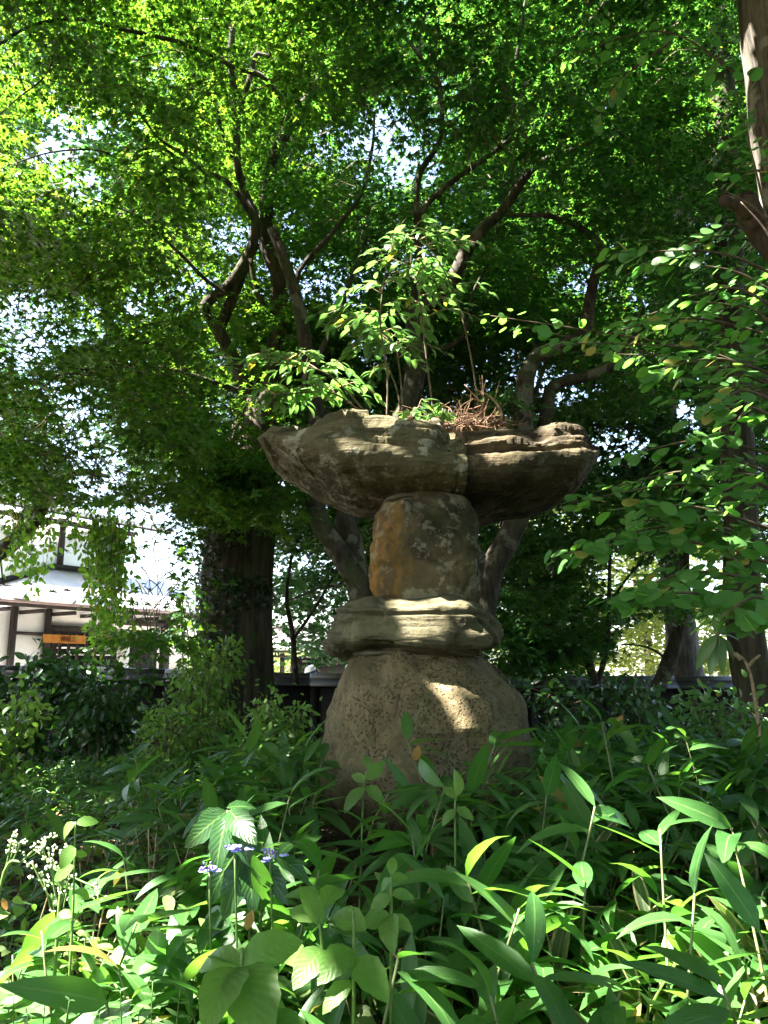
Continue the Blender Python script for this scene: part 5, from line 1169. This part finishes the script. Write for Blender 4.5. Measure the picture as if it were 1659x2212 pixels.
def fit(x, y, h):
    """Plant heights, held below the line where the photograph shows the growth ends."""
    gz_ = ground_z(x, y); u, v, f = UV(np.stack([x, y, gz_ + h], -1)); lim = vmin(u) + .15 * FOC / y
    ug, vg, _ = UV(np.stack([x, y, gz_], -1)); fr = np.clip((vg - lim) / np.maximum(vg - v, 1), .22, 1.0)
    return np.where(v < lim, h * fr, h), gz_
# individuals of the thicket, then the rest as one mass
gx, gy = plots(400, -1.2, 2.6, 1.7, 3.9, g); used = set()
SHORT = ['left upright broad leaf', 'white lit leaf right of the base', 'raised wing leaves at the right edge', 'large dark leaves before the base', 'glowing yellow leaf', 'tall bright erect leaf', 'long dark rising leaf', 'long pointed dark leaf', 'long leaves reaching left', 'wide low leaves mid thicket', 'leaves bleached by the sun patch', 'V of leaves over the fern', 'tall dark leaves behind the base', 'shade under the round leaves', 'arched leaves across the base', 'lean against the base', 'dry margins at the right edge', 'lowest place among pale leaves', 'erect leaf pair by the glossy plant', 'one lit leaf on the left slope', 'flat pale leaves over blue flowers', 'twisted leaf near the trunks', 'narrow leaves crossing the base', 'drooping central leaf', 'front leaves pointing down left', 'long level leaves at lower right', 'drooping leaves left of the patch', 'leaf curving up at the left edge', 'spot at the lower left base corner', 'pale ribbed leaf']
for x, y in zip(gx, gy):
    h, gz_ = fit(np.array([x]), np.array([y]), np.array([g.uniform(.4, .62)])); h = float(h[0]); gz_ = float(gz_[0])
    u, v, f = UV(np.array([x, y, gz_ + h]))
    if h < .25 or not (-20 < u < 1680 and v < 2200): continue
    ds = [math.hypot(u - a[0], v - a[1]) for a in FEAT]; j = int(np.argmin(ds)); du, dv = u - FEAT[j][0], v - FEAT[j][1]
    w = ('right of' if du > 0 else 'left of') if abs(du) > abs(dv) else ('behind' if dv < 0 else 'in front of')
    if ds[j] < 45 or (j, w) in used: continue
    used.add((j, w))
    sasa_plant(float(u), float(v), y, int(g.integers(9)), g.uniform(0, 6.28), 'dwarf bamboo shoot %s the one with %s' % (w, SHORT[j]), 'dwarf bamboo shoots of the thicket', g.uniform(.8, 1.05))

def mass(name, label, n, box, hr, seed, mat, blades, scale=1.0, nl=6, culmat=M_culm):
    g = np.random.default_rng(seed); x, y = plots(n, *box, g); h, gz_ = fit(x, y, g.uniform(*hr, len(x)))
    shapes = [sasa_shape(seed * 10 + k, .5, nl) for k in range(10)]; mb = MB(); cb = MB()
    which = g.integers(0, 10, len(x)); rz = g.uniform(0, 6.28, len(x)); c, s = np.cos(rz), np.sin(rz)
    RZ = np.zeros((len(x), 3, 3)); RZ[:, 0, 0] = c; RZ[:, 0, 1] = -s; RZ[:, 1, 0] = s; RZ[:, 1, 1] = c; RZ[:, 2, 2] = 1
    bs = np.stack([x, y, gz_], -1)
    for k in range(10):
        i = np.where(which == k)[0]
        if not len(i): continue
        q, L_ = shapes[k]; sc = h[i] / q[-1][2]
        for j, p, r, ls in L_:
            pos = bs[i] + np.einsum('kij,j->ki', RZ[i], p) * sc[:, None]; rot = np.einsum('kij,jl->kil', RZ[i], r)
            scatter(mb, blades[j % len(blades)], pos, rot, ls * scale * g.uniform(.7, 1.15, len(i)))
        for a in i:
            if g.random() < .45: cb.tube(bs[a] + (RZ[a] @ (q[::3] * (h[a] / q[-1][2])).T).T, .0032, 4, cap=False)
    tag(mb.build(name, mat), label, 'undergrowth', kind='stuff')
    if cb.n: tag(cb.build('bamboo_stems', culmat), 'thin pale stems standing under ' + label, 'stems', kind='stuff')
mass('bamboo_thicket', 'the dense dwarf bamboo thicket around and right of the lantern', 1400, (-.75, 4.6, 1.5, 5.2), (.38, .6), 61, M_sasa_i, SB[:5], .95)
mass('far_bamboo_thicket', 'the farther dwarf bamboo reaching back to the wall', 1200, (-.8, 6.5, 4.6, 10.8), (.3, .5), 62, M_sasa_i, SBlo, .85)
mass('low_bamboo_cover', 'the low shaded bamboo slope at the left', 3000, (-5.4, -.5, 2.4, 10.5), (.2, .36), 63, M_sasa_i, SBlo[:2], .44, 7)
mass('old_bamboo_leaves', 'the old bamboo leaves with dry pale margins', 520, (-1.0, 4.5, 1.5, 4.6), (.14, .34), 64, M_old_i, SB[:5], .9, 6, M_drycane)
mass('margined_bamboo', 'the pale edged old bamboo at the front right', 130, (.1, 2.6, 1.5, 2.9), (.3, .46), 65, M_old_i, SB[:5], 1.0, 6, M_drycane)
# broad soft leaves mixed into the left slope, dry litter, dead canes
def loose(name, label, n, box, hr, size, mat, blades, seed, up=1.0, down=-.1):
    g = np.random.default_rng(seed); x, y = plots(n, *box, g); h, gz_ = fit(x, y, g.uniform(*hr, len(x))); k = len(x)
    p = np.stack([x, y, gz_ + h * g.uniform(.5, 1, k)], -1); d = nrm(g.normal(size=(k, 3)) * [1, 1, .3] + [0, 0, down]); nn = np.array([0, -.25, 1]) * up + .4 * g.normal(size=(k, 3)); mb = MB()
    for j, b in enumerate(blades):
        i = np.arange(j, k, len(blades)); scatter(mb, b, p[i], frames(d[i], nn[i]), size * g.uniform(.55, 1.3, len(i)))
    tag(mb.build(name, mat), label, 'undergrowth', kind='stuff')
loose('soft_undergrowth', 'soft oval leaves mixed through the low slope at the left', 7500, (-4.5, -.3, 1.7, 8), (.2, .40), .062, M_ov_i, [blade(.5, 3, .4, .18, .4), blade(.46, 3, .42, .22, .8)], 71)
loose('front_undergrowth', 'small round and oval leaves crowding the front left corner', 2600, (-1.4, .2, 1.35, 2.7), (.28, .58), .07, M_front, OVS, 72)
loose('leaf_litter', 'dry fallen bamboo leaves lying between the stems', 3800, (-3, 4.5, 1.5, 7), (.01, .10), .14, M_litter, SBlo, 73, .8)
loose('withered_undergrowth', 'straw coloured withered leaves hanging low in the bamboo', 900, (-.6, 4.2, 1.6, 5), (.1, .34), .16, M_litter, SBlo, 74, .2, -.6)
mb = MB(); g = np.random.default_rng(75); x, y = plots(700, -1.2, 4, 1.5, 4.6, g)
for a, b in zip(x, y):
    p = np.array([a, b, float(ground_z(a, b))]); e = p + [g.normal() * .12, g.normal() * .12, g.uniform(.2, .45)]; mb.tube(catmull([p, (p + e) / 2 + g.normal(size=3) * .02, e], 3), .003, 4, cap=False)
tag(mb.build('dead_canes', M_drycane), 'straw pale dead canes standing in the bamboo thicket', 'canes', kind='stuff')

# ---- single broad leaved plants, with their leaves as parts
OVM = {}
def leafset(mat, key, ws=((.54, .2, .5), (.5, .32, .8), (.56, .22, 1.0)), serr=.05):
    if key not in OVM:
        OVM[key] = []
        for w, fo, be in ws:
            mb = MB(); mb.add(*blade(w, 8, .42, fo, be, 0, serr=serr)); OVM[key].append(mb.mesh('leaf', mat))
    return OVM[key]
def leafy(name, label, base_uvY, stems, leaves, mset, seed, stemmat=M_stem, cat='plant', rad=.005):
    """stems: lists of (u, v, Y); leaves: (u, v, Y of the stalk end, u, v of the tip, extra depth, length factor)."""
    g = np.random.default_rng(seed); b = P(*base_uvY); b[2] = float(ground_z(b[0], b[1])); t = thing(name, b, label, cat)
    for i, s in enumerate(stems):
        pts = [P(*a) for a in s]; pts = ([b] if i == 0 else []) + pts; q = catmull(pts, 6); mb = MB(); mb.tube(q, np.linspace(rad, rad * .5, len(q)), 6); mb.build('stem', stemmat, t)
    for u, v, Y, u2, v2, dY in leaves:
        p = P(u, v, Y); e = P(u2, v2, Y + dY); d = e - p; L_ = np.linalg.norm(d)
        nn = np.array([0, -.75, .75]) + .25 * g.normal(size=3); link('leaf', mset[g.integers(len(mset))], t, mat4(p - b, frames(d[None], nn[None])[0], L_))
    return t
OVO = leafset(M_ov_o, 'ov'); GLO = leafset(M_gl_o, 'gl', ((.42, .25, .5), (.38, .3, .9), (.4, .2, .7)), .07)
leafy('hydrangea', 'bright soft green broad leaved plant at the bottom beside the fern', (520, 2200, 1.5), [[(520, 2150, 1.5), (522, 2085, 1.5)]],
      [(520, 2085, 1.5, 405, 2040, .03), (520, 2085, 1.5, 640, 2005, -.02), (515, 2085, 1.5, 470, 1990, .12), (525, 2085, 1.5, 560, 2170, -.16), (515, 2090, 1.5, 440, 2150, -.15), (522, 2130, 1.5, 620, 2190, -.05), (515, 2130, 1.5, 380, 2200, .0), (540, 2190, 1.45, 480, 2260, -.1), (560, 2200, 1.45, 690, 2230, -.05)], OVO, 1)
leafy('hydrangea', 'broad serrated dull green leaves in the middle of the foreground', (760, 2120, 1.8), [[(765, 2060, 1.8), (755, 1960, 1.8)], [(700, 2080, 1.8), (690, 1990, 1.8)]],
      [(790, 2010, 1.8, 705, 1945, .05), (690, 2000, 1.8, 660, 1900, .03), (690, 1990, 1.8, 620, 1945, .05), (700, 1960, 1.85, 740, 1880, .08), (760, 2050, 1.8, 700, 2080, -.1), (765, 2070, 1.78, 830, 2120, -.1), (700, 2050, 1.8, 640, 2090, -.1), (690, 1940, 1.85, 610, 1910, .05), (760, 2120, 1.75, 690, 2170, -.05), (640, 2060, 1.8, 560, 2010, .1), (640, 2090, 1.75, 600, 2000, .1)], OVO, 2)
leafy('glossy_plant', 'dark glossy drooping leaves above the sun patch, near blue flowers', (545, 1960, 2.3), [[(540, 1880, 2.3), (520, 1800, 2.3), (490, 1750, 2.3)], [(540, 1880, 2.3), (600, 1860, 2.28)]],
      [(490, 1752, 2.3, 385, 1830, -.05), (485, 1750, 2.3, 400, 1780, .0), (495, 1755, 2.3, 450, 1870, -.12), (505, 1760, 2.3, 530, 1850, -.12), (490, 1745, 2.3, 560, 1730, .05), (515, 1830, 2.3, 430, 1960, -.08), (525, 1840, 2.3, 490, 1985, -.1), (530, 1850, 2.3, 560, 1960, -.1), (560, 1860, 2.28, 620, 1930, -.1), (590, 1850, 2.28, 680, 1880, -.05), (600, 1850, 2.28, 640, 1800, .05), (495, 1750, 2.3, 540, 1800, -.14)], GLO, 3)
leafy('fresh_shoot', 'small upright shoot with fresh serrated leaves before the thicket', (845, 2080, 1.9), [[(845, 1990, 1.9), (845, 1890, 1.9)]],
      [(845, 1900, 1.9, 800, 1925, .02), (845, 1900, 1.9, 885, 1885, .02), (845, 1890, 1.9, 850, 1840, .02), (845, 1935, 1.9, 790, 1960, -.02), (845, 1930, 1.9, 895, 1930, -.02), (845, 1980, 1.9, 780, 1985, -.04), (845, 1980, 1.9, 890, 2000, -.04), (845, 1975, 1.9, 830, 2030, -.1)], OVO, 4)
leafy('fresh_shoot', 'small upright shoot with paired leaves against the base stone at left', (775, 1780, 3.1), [[(785, 1720, 3.1), (795, 1660, 3.1)]],
      [(790, 1690, 3.1, 755, 1665, .02), (792, 1685, 3.1, 830, 1640, .02), (788, 1700, 3.1, 735, 1745, -.05), (790, 1700, 3.1, 830, 1720, -.05), (795, 1660, 3.1, 790, 1625, .02)], OVO, 5)
leafy('fresh_shoot', 'narrow upright shoot with a pointed top leaf right of the base centre', (983, 1850, 2.7), [[(983, 1790, 2.7), (985, 1720, 2.7)]],
      [(985, 1720, 2.7, 1000, 1655, .02), (985, 1725, 2.7, 955, 1690, .02), (985, 1750, 2.7, 950, 1775, -.03), (985, 1745, 2.7, 1025, 1765, -.03)], OVO, 6)
leafy('tall_stalk', 'single tall stalk with sunlit oval leaf pairs at the front left', (150, 2180, 2.1), [[(152, 2080, 2.1), (160, 1900, 2.1), (163, 1775, 2.1)]],
      [(163, 1778, 2.1, 113, 1808, .0), (164, 1778, 2.1, 216, 1768, .02), (160, 1825, 2.1, 130, 1870, -.05), (160, 1870, 2.1, 105, 1900, .0), (160, 1925, 2.1, 200, 1935, .0), (163, 1840, 2.1, 190, 1850, .0), (158, 1980, 2.1, 120, 1965, 0)], OVO, 7, rad=.004)
leafy('lit_shrub', 'bare pale stemmed shrub with long white sunlit leaves at the right', (1650, 1570, 4.0), [[(1635, 1540, 4.0), (1615, 1440, 4.0), (1590, 1410, 4.0)], [(1615, 1440, 4.0), (1630, 1425, 4.0), (1642, 1415, 4.0)], [(1600, 1425, 4.0), (1560, 1390, 4.0), (1545, 1365, 4.0)]],
      [(1548, 1368, 4.0, 1540, 1325, .0), (1548, 1368, 4.0, 1610, 1340, .02), (1548, 1370, 4.0, 1600, 1365, -.05), (1548, 1370, 4.0, 1500, 1440, -.05), (1550, 1372, 4.0, 1530, 1450, -.08), (1552, 1372, 4.0, 1565, 1450, -.08), (1555, 1375, 4.0, 1600, 1420, -.05), (1560, 1330, 3.9, 1620, 1285, 0), (1570, 1340, 3.9, 1640, 1310, 0), (1590, 1350, 3.9, 1635, 1375, -.05)], leafset(M_sp_o, 'rh', ((.30, .2, .3), (.28, .3, .6), (.32, .2, .8)), 0), 8, M_paletwig, 'shrub', .011)
# ---- blue flowers
def flower(label, u, v, Y, seed):
    g = np.random.default_rng(seed); c = P(u, v, Y); b = c.copy(); b[2] = float(ground_z(b[0], b[1])); t = thing('blue_flower', c, label, 'flower')
    mb = MB(); mb.tube(catmull([b, (b + c) / 2 + [.02, 0, 0], c], 5), .003, 5); mb.build('stem', M_stem, t); rd = blade(.9, 3, .6, .1, .2)
    for k in range(4):
        o_ = c + g.normal(size=3) * [.02, .012, .008]
        mb = MB(); az = np.arange(4) * 1.57 + g.random(); d = np.stack([np.cos(az), np.sin(az), .15 + 0 * az], -1); scatter(mb, rd[:2], np.tile(o_, (4, 1)), frames(d, np.tile([0, -.5, 1.0], (4, 1))), .014 * np.ones(4)); mb.build('petals', M_petal, t)
    mb = MB()
    for k in range(14): q = c + g.normal(size=3) * [.012, .008, .006]; mb.tube([q, q + [0, 0, .006]], .003, 5)
    o = mb.build('florets', simple('floret', (.22, .16, .45), .8, .1, .2), t); o['kind'] = 'stuff'
flower('pale blue lacecap flower at the left of the glossy plant', 452, 1878, 2.2, 1); flower('blue lacecap flower between the drooping glossy leaves', 507, 1834, 2.18, 2); flower('small violet blue flower right of the glossy plant', 583, 1845, 2.2, 3)
# ---- umbels at the left edge
def umbel(label, base, joints, heads, seed):
    g = np.random.default_rng(seed); b = P(*base); b[2] = float(ground_z(b[0], b[1])); t = thing('umbel_plant', b, label, 'wildflower')
    q = catmull([b] + [P(*j) for j in joints], 6); mb = MB(); mb.tube(q, np.linspace(.006, .003, len(q)), 6); mb.build('stem', M_stem, t)
    for u, v, Y in heads:
        c = P(u, v, Y); i = np.argmin(np.linalg.norm(q - (c + [0, 0, -.1]), axis=1)); mb = MB(); mb.tube(catmull([q[i], (q[i] + c) / 2 + [0, 0, -.012], c], 5), .0025, 5); br = mb.build('branch', M_stem, t)
        for k in range(5):
            o_ = c + g.normal(size=3) * .013; mb = MB()
            for j in range(4): s_ = o_ + g.normal(size=3) * .004; mb.grid(lathe([(.0003, -.003), (.003, -.001), (.003, .001), (.0003, .003)], 6, (0, 0), s_))
            mb.build('bud_cluster', M_bud, t)
umbel('branching wildflower with round white bud clusters in the sun at the left edge', (120, 2150, 2.3), [(125, 2000, 2.3), (135, 1910, 2.3), (138, 1890, 2.3)], [(90, 1825, 2.3), (105, 1840, 2.3), (130, 1835, 2.3), (70, 1865, 2.3), (110, 1870, 2.3), (95, 1900, 2.3), (150, 1890, 2.3), (112, 1930, 2.3), (145, 1925, 2.3)], 1)
umbel('smaller wildflower with pale buds leaning in from the picture edge', (-30, 2060, 2.4), [(0, 1920, 2.4), (50, 1860, 2.4), (75, 1835, 2.4)], [(25, 1815, 2.4), (45, 1820, 2.4), (30, 1830, 2.4), (215, 1920, 2.35), (100, 1812, 2.4)], 2)
# ---- ferns
def fern(label, base, tips, seed):
    g = np.random.default_rng(seed); b = P(*base); b[2] = float(ground_z(b[0], b[1])) + .05; t = thing('fern', b, label, 'fern'); pin = blade(.28, 4, .3, .1, .3)
    for u, v, Y in tips:
        e = P(u, v, Y); q = catmull([b, (b + e) / 2 + [0, 0, .10], e], 14); mb = MB(); mb.tube(q, np.linspace(.003, .001, len(q)), 4)
        fr = mb.build('frond', M_stem, t); mb = MB(); D = nrm(np.gradient(q, axis=0)); n = len(q)
        i = np.arange(5, n); ln = .085 * np.sin(np.linspace(.35, 1, len(i)) * np.pi * .98) + .008
        for sg in (-1, 1):
            sd = nrm(np.cross(D[i], [0, -.3, 1])) * sg; scatter(mb, pin, q[i], frames(nrm(sd + .35 * D[i]), np.tile([0, -.4, 1.0], (len(i), 1)) + .1 * g.normal(size=(len(i), 3))), ln)
        mb.build('leaflets', M_sp_i, t)
fern('feathery fern frond tuft at the bottom edge under the bamboo V', (330, 2260, 1.5), [(260, 2140, 1.45), (330, 2120, 1.5), (390, 2135, 1.45), (300, 2190, 1.3), (215, 2190, 1.4)], 1)
fern('sunlit fern in the lower left corner', (80, 2260, 1.5), [(30, 2150, 1.5), (100, 2140, 1.5), (150, 2160, 1.45), (60, 2190, 1.35)], 2)
# ---- withered single leaves
wm = []
for bend in (.4, 1.0):
    mb = MB(); mb.add(*blade(.45, 6, .45, .3, bend, .1)); wm.append(mb.mesh('withered_leaf', M_orange))
for u, v, Y, u2, v2, L_, lb in ((545, 1965, 2.15, 535, 2000, .055, 'orange withered leaf hanging below the glossy plant'), (5, 1940, 2.3, 15, 1965, .035, 'rusty withered leaf at the left picture edge'), (1345, 1545, 3.9, 1335, 1560, .07, 'tan dead leaf lying right of the lantern base'), (905, 1610, 3.3, 895, 1650, .08, 'curled straw leaf hanging before the base stone')):
    p, e = P(u, v, Y), P(u2, v2, Y); o = link('withered_leaf', wm[int(L_ > .06)], None, mat4(p, frames((e - p)[None], np.array([[.2, -.8, .6]]))[0], L_)); tag(o, lb, 'dead leaf')
